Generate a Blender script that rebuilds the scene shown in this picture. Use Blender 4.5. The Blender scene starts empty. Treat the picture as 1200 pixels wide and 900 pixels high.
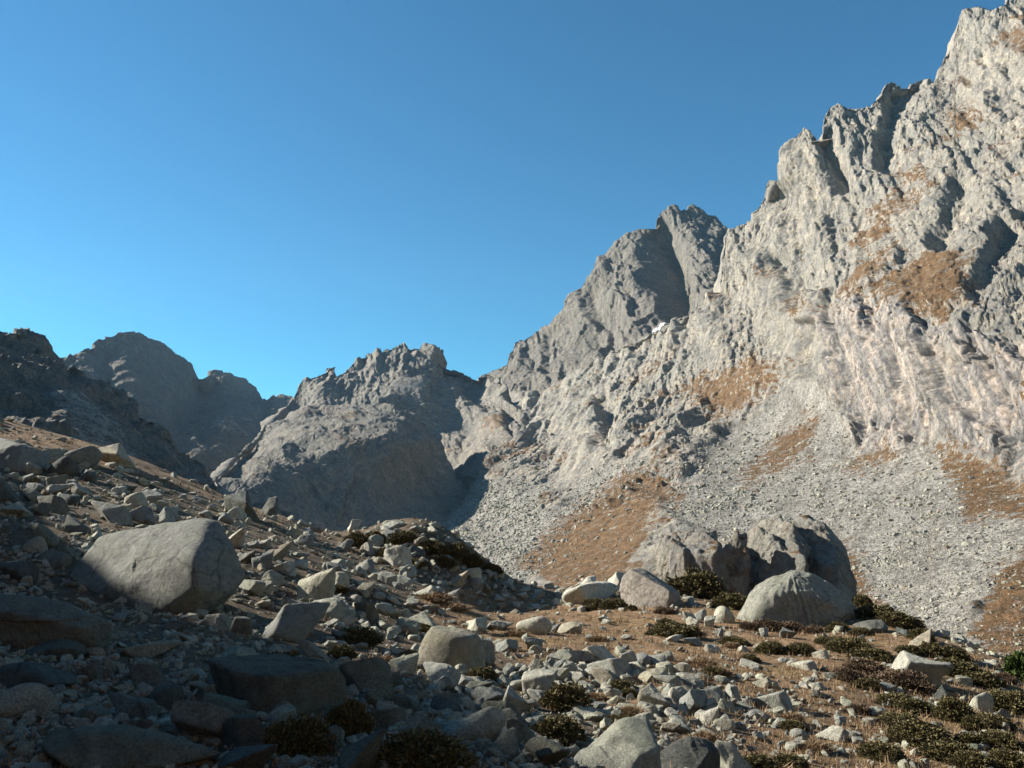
import bpy, bmesh, math, random
import numpy as np
from concurrent.futures import ThreadPoolExecutor

# ------------------------------------------------------------------ camera, sky, sun, exposure
scene = bpy.context.scene
FPX = 942.0                                   # focal length in pixels of the 1200 px wide photograph
HORIZON = 560.0
PITCH = math.atan((HORIZON - 450.0) / FPX)
cam_data = bpy.data.cameras.new('camera')
cam = bpy.data.objects.new('camera', cam_data)
scene.collection.objects.link(cam)
cam.location = (0, 0, 0)
cam.rotation_euler = (math.pi / 2 + PITCH, 0, 0)
cam_data.sensor_width = 36.0
cam_data.lens = 36.0 * FPX / 1200.0
cam_data.clip_start = 0.1
cam_data.clip_end = 20000.0
scene.camera = cam

SUN_EL = math.radians(26.0)
SUN_AZ = math.radians(-73.0)                  # measured from the view direction (+Y), negative = towards -X
SUN = np.array([math.sin(SUN_AZ) * math.cos(SUN_EL), math.cos(SUN_AZ) * math.cos(SUN_EL), math.sin(SUN_EL)])
world = bpy.data.worlds.new('World')
scene.world = world
world.use_nodes = True
wn = world.node_tree
bg = wn.nodes['Background']
sky = wn.nodes.new('ShaderNodeTexSky')
sky.sky_type = 'NISHITA'
sky.sun_disc = False
sky.sun_elevation = SUN_EL
sky.sun_rotation = SUN_AZ
sky.altitude = 1000
sky.air_density = 1.0
sky.dust_density = 0.0
sky.ozone_density = 6.0
bg.inputs['Strength'].default_value = 0.055
wb = wn.nodes.new('ShaderNodeMix')             # the cyan white balance of the photograph's clear autumn sky
wb.data_type = 'RGBA'; wb.blend_type = 'MULTIPLY'
wb.inputs[0].default_value = 1.0
wb.inputs[7].default_value = (0.44, 0.98, 0.96, 1)
wn.links.new(sky.outputs['Color'], wb.inputs[6])
wn.links.new(wb.outputs[2], bg.inputs['Color'])
sl = bpy.data.lights.new('sun', 'SUN')
sl.energy = 5.0
sl.angle = math.radians(0.5)
sl.color = (1.0, 0.94, 0.85)
so = bpy.data.objects.new('sun', sl)
scene.collection.objects.link(so)
so.rotation_euler = (math.pi / 2 - SUN_EL, 0, math.atan2(SUN[1], SUN[0]) + math.pi / 2)
scene.view_settings.view_transform = 'Standard'
scene.view_settings.look = 'None'
scene.view_settings.gamma = 1.0
scene.view_settings.exposure = 1.44
scene.view_settings.use_curve_mapping = False
scene.cycles.max_bounces = 4
scene.cycles.diffuse_bounces = 2
scene.cycles.use_denoising = True
scene.cycles.denoising_input_passes = 'RGB_ALBEDO_NORMAL'
scene.cycles.denoising_prefilter = 'ACCURATE'

RES = 1.0                                     # mesh fineness

# ------------------------------------------------------------------ maths helpers
CP, SP = math.cos(PITCH), math.sin(PITCH)


def at(px, py, D):
    """World point seen at a photograph pixel at forward distance D."""
    px, py, D = np.broadcast_arrays(np.asarray(px, float), np.asarray(py, float), np.asarray(D, float))
    zc = (450.0 - py) / FPX
    Y = CP - SP * zc
    return np.stack([(px - 600.0) / FPX / Y * D, D, (SP + CP * zc) / Y * D], -1)


def to_px(P):
    P = np.asarray(P, float)
    yc = P[..., 1] * CP + P[..., 2] * SP
    zc = -P[..., 1] * SP + P[..., 2] * CP
    return 600 + FPX * P[..., 0] / yc, 450 - FPX * zc / yc


class TPS:
    """Smooth surface through scattered control values."""
    def __init__(self, pts, vals, lam=1e-3):
        self.p = np.asarray(pts, float)
        n = len(self.p)
        K = self.k(self.p, self.p) + lam * np.eye(n)
        Q = np.hstack([np.ones((n, 1)), self.p])
        A = np.zeros((n + 3, n + 3))
        A[:n, :n] = K; A[:n, n:] = Q; A[n:, :n] = Q.T
        self.w = np.linalg.solve(A, np.concatenate([np.asarray(vals, float), np.zeros(3)]))

    def k(self, a, b):
        d2 = ((a[:, None, :] - b[None, :, :]) ** 2).sum(-1)
        return 0.5 * d2 * np.log(d2 + 1e-12)

    def __call__(self, x, y):
        sh = np.shape(x)
        q = np.stack([np.ravel(x), np.ravel(y)], -1).astype(float)
        out = np.empty(len(q))
        for i in range(0, len(q), 50000):
            s = q[i:i + 50000]
            out[i:i + 50000] = self.k(s, self.p) @ self.w[:-3] + self.w[-3] + s @ self.w[-2:]
        return out.reshape(sh)


def h3(ix, iy, iz, seed):
    h = (ix.astype(np.int64) * 374761393 + iy.astype(np.int64) * 668265263 + iz.astype(np.int64) * 2147483647 + seed * 974634541) & 0xFFFFFFFF
    h = ((h ^ (h >> 13)) * 1274126177) & 0xFFFFFFFF
    h = ((h ^ (h >> 16)) * 2246822519) & 0xFFFFFFFF
    return h ^ (h >> 15)


def vnoise(x, y, z, seed=0):
    """Gradient noise, about -1..1."""
    x0 = np.floor(x); y0 = np.floor(y); z0 = np.floor(z)
    fx = (x - x0).astype(np.float32); fy = (y - y0).astype(np.float32); fz = (z - z0).astype(np.float32)
    u = fx ** 3 * (fx * (fx * 6 - 15) + 10); v = fy ** 3 * (fy * (fy * 6 - 15) + 10); w = fz ** 3 * (fz * (fz * 6 - 15) + 10)
    out = 0
    for dx in (0, 1):
        for dy in (0, 1):
            for dz in (0, 1):
                h = h3(x0 + dx, y0 + dy, z0 + dz, seed)
                gx = ((h & 255) / 127.5 - 1).astype(np.float32)
                gy = (((h >> 8) & 255) / 127.5 - 1).astype(np.float32)
                gz = (((h >> 16) & 255) / 127.5 - 1).astype(np.float32)
                d = gx * (fx - dx) + gy * (fy - dy) + gz * (fz - dz)
                out = out + d * (u if dx else 1 - u) * (v if dy else 1 - v) * (w if dz else 1 - w)
    return out


def chunked(fn, P, *a, **k):
    """Run a noise function over pieces of a large point array in parallel threads."""
    sh = P.shape[:-1]
    q = P.reshape(-1, 3)
    if len(q) < 20000:
        return fn(P, *a, **k)
    parts = np.array_split(q, max(8, len(q) // 16000))
    with ThreadPoolExecutor(4) as ex:
        res = list(ex.map(lambda s: fn(s, *a, **k), parts))
    if isinstance(res[0], tuple):
        return tuple(np.concatenate([r[i] for r in res]).reshape(sh) for i in range(len(res[0])))
    return np.concatenate(res).reshape(sh)


def fbm(P, *a, **k):
    return chunked(fbm_, P, *a, **k)


def facets(P, *a, **k):
    return chunked(facets_, P, *a, **k)


def fbm_(P, freq, octv, seed=0, ridged=False, gain=0.5):
    amp, tot, s = 1.0, 0.0, 0.0
    for i in range(octv):
        f = freq * 2.03 ** i
        n = vnoise(P[..., 0] * f + 13.7 * i, P[..., 1] * f + 7.1 * i, P[..., 2] * f + 3.3 * i, seed + i)
        s = s + amp * ((1 - 2 * np.abs(n)) if ridged else n)
        tot += amp
        amp *= gain
    return s / tot


def facets_(P, freq, seed=0, tilt=1.0):
    """Fractured-rock displacement: every Voronoi cell is a randomly offset and tilted plane. Also the cell border distance."""
    q = P * freq
    c0 = np.floor(q)
    best = np.full(q.shape[:-1], 1e9, np.float32); second = best.copy()
    val = np.zeros(q.shape[:-1], np.float32); env = best.copy()
    for dx in (-1, 0, 1):
        for dy in (-1, 0, 1):
            for dz in (-1, 0, 1):
                ix, iy, iz = c0[..., 0] + dx, c0[..., 1] + dy, c0[..., 2] + dz
                h = h3(ix, iy, iz, seed); g = h3(ix, iy, iz, seed + 77)
                rx = (q[..., 0] - ix - (h & 1023) / 1023.0).astype(np.float32)
                ry = (q[..., 1] - iy - ((h >> 10) & 1023) / 1023.0).astype(np.float32)
                rz = (q[..., 2] - iz - ((h >> 20) & 1023) / 1023.0).astype(np.float32)
                d = rx * rx + ry * ry + rz * rz
                off = ((g & 255) / 127.5 - 1).astype(np.float32)
                sl_ = (tilt * (rx * (((g >> 8) & 255) / 127.5 - 1) + ry * (((g >> 16) & 255) / 127.5 - 1)
                       + rz * (((g >> 24) & 255) / 127.5 - 1))).astype(np.float32)
                v = off * 0.6 + sl_
                env = np.minimum(env, 0.6 * off + 0.8 * sl_ + 0.9 * d)
                new = d < best
                second = np.where(new, best, np.minimum(second, d))
                val = np.where(new, v, val)
                best = np.where(new, d, best)
    return val, np.sqrt(second) - np.sqrt(best), env


def sdf_poly(px, py, poly):
    """Signed distance to a polygon, positive inside."""
    poly = np.asarray(poly, float)
    d = np.full(np.shape(px), 1e18); inside = np.zeros(np.shape(px), bool)
    n = len(poly)
    for i in range(n):
        (x1, y1), (x2, y2) = poly[i], poly[(i + 1) % n]
        ex, ey = x2 - x1, y2 - y1
        t = np.clip(((px - x1) * ex + (py - y1) * ey) / (ex * ex + ey * ey + 1e-9), 0, 1)
        d = np.minimum(d, (px - x1 - t * ex) ** 2 + (py - y1 - t * ey) ** 2)
        cr = ((y1 > py) != (y2 > py)) & (px < (x2 - x1) * (py - y1) / (y2 - y1 + 1e-12) + x1)
        inside ^= cr
    d = np.sqrt(d)
    return np.where(inside, d, -d)


def sstep(a, b, x):
    t = np.clip((x - a) / (b - a), 0, 1)
    return t * t * (3 - 2 * t)


def polys_mask(px, py, polys, soft):
    m = np.zeros(np.shape(px))
    for p in polys:
        m = np.maximum(m, sstep(-soft, soft, sdf_poly(px, py, p)))
    return m


def line_side(px, py, poly):
    """Signed distance to an open polyline drawn downwards: negative = picture left of it."""
    poly = np.asarray(poly, float)
    best = np.full(np.shape(px), 1e18); side = np.zeros(np.shape(px)); tt = np.zeros(np.shape(px))
    n = len(poly) - 1
    for i in range(n):
        (x1, y1), (x2, y2) = poly[i], poly[i + 1]
        ex, ey = x2 - x1, y2 - y1
        t = np.clip(((px - x1) * ex + (py - y1) * ey) / (ex * ex + ey * ey), 0, 1)
        d = (px - x1 - t * ex) ** 2 + (py - y1 - t * ey) ** 2
        cr = ex * (py - y1) - ey * (px - x1)
        new = d < best
        best = np.where(new, d, best); side = np.where(new, -np.sign(cr), side)
        tt = np.where(new, (i + t) / n, tt)
    return np.sqrt(best) * -side * -1, tt


def mesh_from(name, verts, faces, attrs=None, smooth=True):
    me = bpy.data.meshes.new(name)
    verts = np.asarray(verts, np.float32); faces = np.asarray(faces, np.int32)
    k = faces.shape[1]
    me.vertices.add(len(verts)); me.vertices.foreach_set('co', verts.ravel())
    me.loops.add(faces.size); me.loops.foreach_set('vertex_index', faces.ravel())
    me.polygons.add(len(faces))
    me.polygons.foreach_set('loop_start', np.arange(0, faces.size, k, dtype=np.int32))
    me.polygons.foreach_set('use_smooth', np.full(len(faces), smooth, bool))
    for an, av in (attrs or {}).items():
        a = me.attributes.new(an, 'FLOAT', 'POINT')
        a.data.foreach_set('value', np.asarray(av, np.float32).ravel())
    me.update(calc_edges=True)
    return me


def link(name, me, mat=None, **props):
    o = bpy.data.objects.new(name, me)
    scene.collection.objects.link(o)
    if mat is not None and not me.materials:
        me.materials.append(mat)
    for k, v in props.items():
        o[k] = v
    return o


def grid_faces(nr, nc):
    i = np.arange(nr * nc).reshape(nr, nc)
    return np.stack([i[:-1, :-1], i[:-1, 1:], i[1:, 1:], i[1:, :-1]], -1).reshape(-1, 4)


def grid_normals(P):
    du = np.gradient(P, axis=1); dv = np.gradient(P, axis=0)
    n = np.cross(du, dv)
    return n / (np.linalg.norm(n, axis=-1, keepdims=True) + 1e-9)


# ------------------------------------------------------------------ materials
class NT:
    def __init__(self, name):
        self.m = bpy.data.materials.new(name)
        self.m.use_nodes = True
        self.t = self.m.node_tree
        self.b = self.t.nodes['Principled BSDF']
        self.b.inputs['Roughness'].default_value = 0.9
        self.b.inputs['Specular IOR Level'].default_value = 0.15

    def n(self, kind, **kw):
        nd = self.t.nodes.new(kind)
        for k, v in kw.items():
            setattr(nd, k, v)
        return nd

    def l(self, a, b):
        self.t.links.new(a, b)

    def val(self, s, v):
        if isinstance(v, (int, float)):
            s.default_value = v
        elif isinstance(v, tuple):
            s.default_value = v if len(v) == 4 else v + (1,)
        else:
            self.l(v, s)

    def attr(self, name):
        return self.n('ShaderNodeAttribute', attribute_name=name).outputs['Fac']

    def pos(self, scale=(1, 1, 1), rot=(0, 0, 0), obj=False):
        src = self.n('ShaderNodeTexCoord').outputs['Object'] if obj else self.n('ShaderNodeNewGeometry').outputs['Position']
        mp = self.n('ShaderNodeMapping')
        mp.inputs['Scale'].default_value = scale
        mp.inputs['Rotation'].default_value = rot
        self.l(src, mp.inputs['Vector'])
        return mp.outputs['Vector']

    def along(self, turn, lean, scale):
        """Position turned so that x runs along a slope (leaning with height), then stretched."""
        v = self.n('ShaderNodeNewGeometry').outputs['Position']
        for kw in (dict(Rotation=(0, 0, turn)), dict(Rotation=(0, lean, 0)), dict(Scale=scale)):
            mp = self.n('ShaderNodeMapping')
            for k, q in kw.items():
                mp.inputs[k].default_value = q
            self.l(v, mp.inputs['Vector'])
            v = mp.outputs['Vector']
        return v

    def noise(self, vec, scale, detail=6, rough=0.6, dist=0.0):
        nd = self.n('ShaderNodeTexNoise')
        self.l(vec, nd.inputs['Vector'])
        nd.inputs['Scale'].default_value = scale
        nd.inputs['Detail'].default_value = detail
        nd.inputs['Roughness'].default_value = rough
        nd.inputs['Distortion'].default_value = dist
        return nd.outputs['Fac']

    def voro(self, vec, scale, feature='F1', out='Distance'):
        nd = self.n('ShaderNodeTexVoronoi', feature=feature)
        self.l(vec, nd.inputs['Vector'])
        nd.inputs['Scale'].default_value = scale
        return nd.outputs[out]

    def ramp(self, fac, stops):
        r = self.n('ShaderNodeValToRGB')
        el = r.color_ramp.elements
        while len(el) < len(stops):
            el.new(0.5)
        for e, (p, c) in zip(el, stops):
            e.position = p
            e.color = (c if isinstance(c, tuple) else (c, c, c)) + (1,)
        self.l(fac, r.inputs['Fac'])
        return r.outputs['Color']

    def mix(self, fac, a, b, mode='MIX'):
        m = self.n('ShaderNodeMix', data_type='RGBA', blend_type=mode)
        self.val(m.inputs[0], fac)
        self.val(m.inputs[6], a)
        self.val(m.inputs[7], b)
        return m.outputs[2]

    def math(self, op, a, b=0.0, clamp=False):
        m = self.n('ShaderNodeMath', operation=op, use_clamp=clamp)
        self.val(m.inputs[0], a)
        self.val(m.inputs[1], b)
        return m.outputs[0]

    def bump(self, height, dist, strength=1.0, prev=None):
        b = self.n('ShaderNodeBump')
        b.inputs['Distance'].default_value = dist
        b.inputs['Strength'].default_value = strength
        self.l(height, b.inputs['Height'])
        if prev is not None:
            self.l(prev, b.inputs['Normal'])
        return b.outputs['Normal']

    def done(self, col, normal=None):
        self.val(self.b.inputs['Base Color'], col)
        if normal is not None:
            self.l(normal, self.b.inputs['Normal'])
        return self.m


def mountain_mat(name, s, light=1.0, green=0.45):
    """s: size in metres of the largest blotches of colour on the rock."""
    t = NT(name)
    p = t.pos()
    tone = t.attr('tone'); gr = t.attr('grass'); sc = t.attr('scree')
    big = t.noise(p, 1.0 / s, 4, 0.6)
    mid = t.noise(p, 5.0 / s, 9, 0.72, 0.5)
    ps = t.along(0.548, 0.40, (1.0, 0.3, 0.11))
    streak = t.noise(ps, 15.0 / s, 7, 0.68, 0.3)
    fine = t.noise(p, 30.0 / s, 8, 0.75)
    L = light * 0.62
    C = lambda r, g, b: (r * L, g * L, b * L)
    rock = t.ramp(mid, [(0.30, C(0.17, 0.165, 0.155)), (0.44, C(0.31, 0.295, 0.26)), (0.56, C(0.44, 0.395, 0.315)), (0.72, C(0.65, 0.57, 0.435))])
    pinks = t.ramp(streak, [(0.34, C(0.14, 0.135, 0.14)), (0.43, C(0.27, 0.255, 0.245)), (0.50, C(0.44, 0.40, 0.355)), (0.62, C(0.70, 0.57, 0.46))])
    rock = t.mix(t.math('MULTIPLY', tone, 0.9), rock, pinks)
    rock = t.mix(t.math('MULTIPLY', t.ramp(big, [(0.45, 0.0), (0.62, 1.0)]), green), rock, C(0.30, 0.30, 0.255))
    rock = t.mix(t.math('MULTIPLY', t.ramp(t.noise(p, 14.0 / s, 5, 0.65), [(0.56, 0.0), (0.66, 1.0)]), 0.5), rock, C(0.40, 0.30, 0.19))
    rock = t.mix(1.0, rock, t.ramp(fine, [(0.30, 0.50), (0.5, 1.0), (0.70, 1.4)]), 'MULTIPLY')
    stain = t.math('MULTIPLY', t.ramp(t.noise(t.pos(scale=(1.0, 1.0, 0.10), rot=(0.3, 0.1, 0.0)), 16.0 / s, 5, 0.6), [(0.52, 0.0), (0.60, 1.0)]), t.ramp(t.noise(p, 2.5 / s, 3, 0.6), [(0.42, 0.0), (0.58, 0.75)]))
    rock = t.mix(stain, rock, C(0.20, 0.195, 0.19))
    cell = t.n('ShaderNodeTexVoronoi')
    t.l(p, cell.inputs['Vector']); cell.inputs['Scale'].default_value = 0.75
    cell2 = t.n('ShaderNodeTexVoronoi')
    t.l(p, cell2.inputs['Vector']); cell2.inputs['Scale'].default_value = 1.9
    bw = t.n('ShaderNodeRGBToBW'); t.l(cell.outputs['Color'], bw.inputs[0])
    bw2 = t.n('ShaderNodeRGBToBW'); t.l(cell2.outputs['Color'], bw2.inputs[0])
    scol = t.ramp(t.math('ADD', t.math('MULTIPLY', bw.outputs[0], 0.5), t.math('MULTIPLY', bw2.outputs[0], 0.5)),
                  [(0.25, (0.19, 0.18, 0.16)), (0.5, (0.335, 0.315, 0.275)), (0.75, (0.47, 0.44, 0.38))])
    scol = t.mix(1.0, scol, t.ramp(t.noise(p, 5.0 / s, 6, 0.7), [(0.3, 0.72), (0.7, 1.2)]), 'MULTIPLY')
    chute = t.noise(t.along(0.548, 0.0, (1.0, 0.12, 0.12)), 9.0 / s, 6, 0.7, 0.4)
    scol = t.mix(1.0, scol, t.ramp(chute, [(0.34, (0.68, 0.66, 0.62)), (0.5, (1.0, 1.0, 1.0)), (0.66, (1.22, 1.21, 1.18))]), 'MULTIPLY')
    gcol = t.ramp(t.noise(p, 20.0 / s, 8, 0.75), [(0.30, (0.07, 0.047, 0.022)), (0.48, (0.155, 0.095, 0.048)), (0.62, (0.24, 0.143, 0.07)), (0.75, (0.20, 0.15, 0.075))])
    n2 = t.noise(t.pos(scale=(1, 1, 1.5)), 11.0 / s, 10, 0.78)
    k = t.math('MULTIPLY', t.math('SUBTRACT', n2, 0.5), 4.5)
    gm = t.math('MULTIPLY', t.math('SUBTRACT', t.math('ADD', gr, k), 0.45), 3.5, True)
    sm = t.math('MULTIPLY', t.math('SUBTRACT', t.math('ADD', sc, t.math('MULTIPLY', k, 0.5)), 0.45), 4.0, True)
    col = t.mix(sm, rock, scol)
    col = t.mix(gm, col, gcol)
    hb = t.bump(t.noise(p, 8.0 / s, 11, 0.75, 0.5), s * 0.085, 1.0)
    hs = t.math('MULTIPLY', t.math('ADD', cell.outputs['Distance'], t.math('MULTIPLY', cell2.outputs['Distance'], 0.5)), t.math('MULTIPLY', sm, -1.0))
    nb = t.bump(hs, 1.1, 0.9, hb)
    return t.done(col, nb)
# ------------------------------------------------------------------ mountains
MS = 1.6
rng = np.random.default_rng(7)


def relief(name, x0, x1, nu, nv, top, bot, ctrl, disp, masks, mat, scale=MS, power=1.0, back=0.8, jag=3.0, seed=0):
    """A rock face modelled as a surface in space: control points give its distance, displacement its ribs, gullies
    and ledges; behind the skyline it falls away down the far side."""
    nu, nv = int(nu * RES), int(nv * RES)
    pxs = np.linspace(x0, x1, nu)
    tx, ty = np.array(top, float).T
    bx, by = np.array(bot, float).T
    Z = np.zeros_like(pxs)
    tpy = np.interp(pxs, tx, ty) + jag * fbm(np.stack([pxs, Z, Z], -1), 0.05, 5, seed + 5, gain=0.6) * 2
    bpy_ = np.interp(pxs, bx, by)
    v = np.linspace(0, 1, nv) ** power
    px = np.broadcast_to(pxs, (nv, nu))
    w_ = 31
    pad = np.concatenate([np.full(w_, tpy[0]), tpy, np.full(w_, tpy[-1])])
    smooth_top = np.convolve(pad, np.hanning(2 * w_ + 1) / np.hanning(2 * w_ + 1).sum(), 'valid')
    py = bpy_ + (smooth_top - bpy_) * v[:, None] + (tpy - smooth_top) * v[:, None] ** 5
    c = np.array(ctrl, float)
    f = TPS(c[:, :2] / 100.0, np.log(c[:, 2]), 2e-3)
    D = np.exp(f(px / 100.0, py / 100.0)) * scale
    P = at(px, py, D)
    # the far side
    nb = 26
    last = P[-1]
    H = max(40.0, np.ptp(P[..., 2]) * 0.7)
    k = (np.arange(1, nb + 1) / nb) ** 1.6
    away = np.array([0.0, 1.0, 0.0])
    Pb = last[None] + k[:, None, None] * H * (away - np.array([0, 0, back]))
    P = np.concatenate([P, Pb], 0)
    px = np.concatenate([px, np.repeat(px[-1:], nb, 0)], 0)
    py = np.concatenate([py, np.repeat(py[-1:], nb, 0)], 0)
    n = grid_normals(P)
    m = masks(P, px, py)
    d = disp(P, px, py, m)
    P = P + n * d[..., None]
    n2 = grid_normals(P)
    up = n2[..., 2]
    if 'cut' in m:                                        # turf does not hold on the steep faces between its ledges
        m['grass'] = m['grass'] * (1 - m.pop('cut') * (1 - sstep(0.28, 0.5, up)))
    if 'auto' in m:
        a = m.pop('auto')
        m['grass'] = np.clip(m['grass'] + a * sstep(0.45, 0.75, up), 0, 1)
    me = mesh_from(name, P.reshape(-1, 3), grid_faces(*P.shape[:2]), {k_: a_.ravel() for k_, a_ in m.items()})
    o = link(name, me, mat, kind='structure')
    return dict(P=P, px=px, py=py, m=m, n=n2, o=o, nface=nv)


def rock_disp(P, amp, size, seed, shear=-0.3, vert=2.6, blocky=1.0):
    """Buttresses, ribs, fractured blocks; the pattern leans by shear and is stretched along the fall line."""
    Q = np.stack([P[..., 0] + shear * 0.3 * P[..., 2], P[..., 1] + shear * P[..., 2], P[..., 2] / vert], -1)
    W = np.stack([fbm(P, 1.0 / size, 3, seed + 40), fbm(P, 1.0 / size, 3, seed + 50), fbm(P, 1.0 / size, 3, seed + 60)], -1)
    Q = Q + W * size * 0.35
    f0, e0, v0 = facets(Q, 1.0 / size, seed, 1.6)
    f1, e1, v1 = facets(Q, 2.3 / size, seed + 1, 1.7)
    f2, e2, v2 = facets(Q, 5.2 / size, seed + 2, 1.8)
    f3, e3, v3 = facets(Q, 12.0 / size, seed + 3, 1.8)
    f4, e4, v4 = facets(Q * 0.7 + P * 0.3, 27.0 / size, seed + 4, 1.8)
    rough = 0.45 + 0.55 * sstep(-0.3, 0.3, fbm(P, 1.3 / size, 3, seed + 70))
    d = amp * (0.75 * (v0 + 0.4) + 0.48 * (v1 + 0.4))
    d = d + blocky * rough * amp * (0.28 * (v2 + 0.4) + 0.085 * f2 + 0.085 * f3 + 0.05 * (v3 + 0.4) + 0.045 * f4)
    d = d - blocky * rough * amp * 0.09 * (1 - sstep(0, 0.10, e2))
    d = d + amp * 0.06 * rough * fbm(P, 16.0 / size, 4, seed + 4, gain=0.6)
    return d


def saw(P, lam, right, lean, seed, drop=0.15, floor=0.15):
    """Buttresses: faces that lean out gently towards the right and then break off sharply, at spacing lam metres."""
    u = P[..., 0] * right[0] + P[..., 1] * right[1] + lean * P[..., 2]
    u = u + lam * (1.1 * fbm(P, 1 / (lam * 2.4), 3, seed) + 0.22 * fbm(P, 2.2 / lam, 3, seed + 5))
    k = np.floor(u / lam)
    f = u / lam - k
    r = 0.35 + 0.65 * (h3(k, k * 0, k * 0, seed + 3) & 255) / 255.0
    prof = np.where(f < 1 - drop, f / (1 - drop), (1 - f) / drop)
    mod = floor + (1 - floor) * sstep(-0.22, 0.25, fbm(P * np.array([1, 1, 0.45]), 1 / (lam * 1.8), 3, seed + 9))
    return (prof - 0.5) * r * mod


def warp(px, py, P, amt, freq, seed):
    return px + amt * fbm(P, freq, 4, seed), py + amt * fbm(P, freq, 4, seed + 31)


def gully(px, py, line, w_left, w_right, depth):
    """A cleft whose left wall is steep and right wall gentle; fades towards both ends."""
    s, t = line_side(px, py, line)
    prof = np.where(s < 0, np.exp(-(s / w_left) ** 2), np.exp(-(s / w_right) ** 2))
    return -depth * prof * sstep(0, 0.12, t) * sstep(0, 0.12, 1 - t)


# ---- right-hand wall with its scree
SCREE = [[(940, 436), (962, 455), (985, 490), (1008, 522), (1040, 528), (1080, 516), (1140, 520), (1205, 566), (1600, 760), (1600, 1000), (900, 1000), (880, 640), (770, 590), (800, 545), (850, 505), (905, 470)],
         [(870, 520), (800, 555), (745, 535), (700, 548), (650, 590), (590, 600), (530, 640), (480, 640), (480, 720), (560, 720), (640, 660), (680, 610), (740, 575), (800, 590)],
         [(560, 560), (640, 570), (600, 620), (520, 650), (470, 660), (500, 600)]]
GRASS = [[(862, 560), (895, 520), (940, 478), (952, 486), (946, 525), (915, 545), (880, 562)],
         [(984, 548), (1002, 524), (1044, 520), (1046, 530), (1010, 545)],
         [(1086, 520), (1132, 514), (1200, 560), (1300, 620), (1300, 640), (1200, 592), (1130, 598), (1108, 560)],
         [(1128, 720), (1150, 660), (1210, 612), (1400, 640), (1400, 780), (1230, 765), (1185, 765), (1150, 750)],
         [(925, 620), (990, 628), (1030, 690), (1075, 740), (1060, 765), (960, 730), (900, 700)],
         [(600, 650), (650, 606), (700, 570), (728, 545), (770, 548), (806, 566), (764, 610), (742, 660), (700, 690), (640, 690)],
         [(980, 338), (1006, 310), (1030, 302), (1020, 325), (990, 345)],
         [(1010, 362), (1045, 325), (1075, 300), (1105, 288), (1136, 308), (1132, 340), (1098, 372), (1060, 352)],
         [(1000, 250), (1040, 232), (1090, 222), (1060, 250), (1020, 262)],
         [(1110, 128), (1150, 118), (1140, 145), (1116, 160)],
         [(1170, 40), (1200, 28), (1230, 50), (1190, 62)],
         [(800, 455), (850, 425), (905, 425), (880, 470), (830, 490)],
         [(905, 378), (925, 345), (945, 355), (930, 380)],
         [(1045, 190), (1085, 195), (1080, 220), (1050, 210)],
         [(1180, 455), (1205, 430), (1240, 470), (1200, 490)],
         [(990, 285), (1030, 262), (1055, 268), (1020, 295)]]
SLAB = [[(945, 372), (1000, 345), (1040, 352), (1100, 378), (1200, 392), (1500, 430), (1500, 640), (1205, 566), (1140, 520), (1080, 516), (1040, 528), (1008, 522), (985, 490), (962, 455)]]
KNOLLS = [(700, 600, 48, 1.0), (760, 555, 42, 0.8), (1175, 690, 34, 1.0), (1140, 712, 22, 1.0), (820, 640, 40, 0.5), (790, 520, 30, 0.5)]


def wall_masks(P, px, py):
    wx, wy = warp(px, py, P, 22, 1 / 28.0, 900)
    m = dict(scree=polys_mask(wx, wy, SCREE, 9), grass=polys_mask(wx, wy, GRASS, 20) * 0.95, tone=polys_mask(wx, wy, SLAB, 8))
    up = fbm(P, 1 / 60.0, 3, 320)
    m['cut'] = (1 - m['scree']) * np.ones(px.shape)
    m['tone'] = np.clip(m['tone'] * 0.95 + 0.45 * sstep(0.0, 0.35, up) * (py < 330), 0, 1)
    m['auto'] = 0.8 * (1 - m['scree']) * sstep(-0.1, 0.3, fbm(P, 1 / 45.0, 4, 330)) * (1 - 0.8 * m['tone'])
    m['grass'] = np.maximum(m['grass'], 0.35 * m['scree'] * sstep(0.12, 0.4, fbm(P * np.array([1, 1, 0.5]), 1 / 35.0, 4, 340)))
    return m


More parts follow.
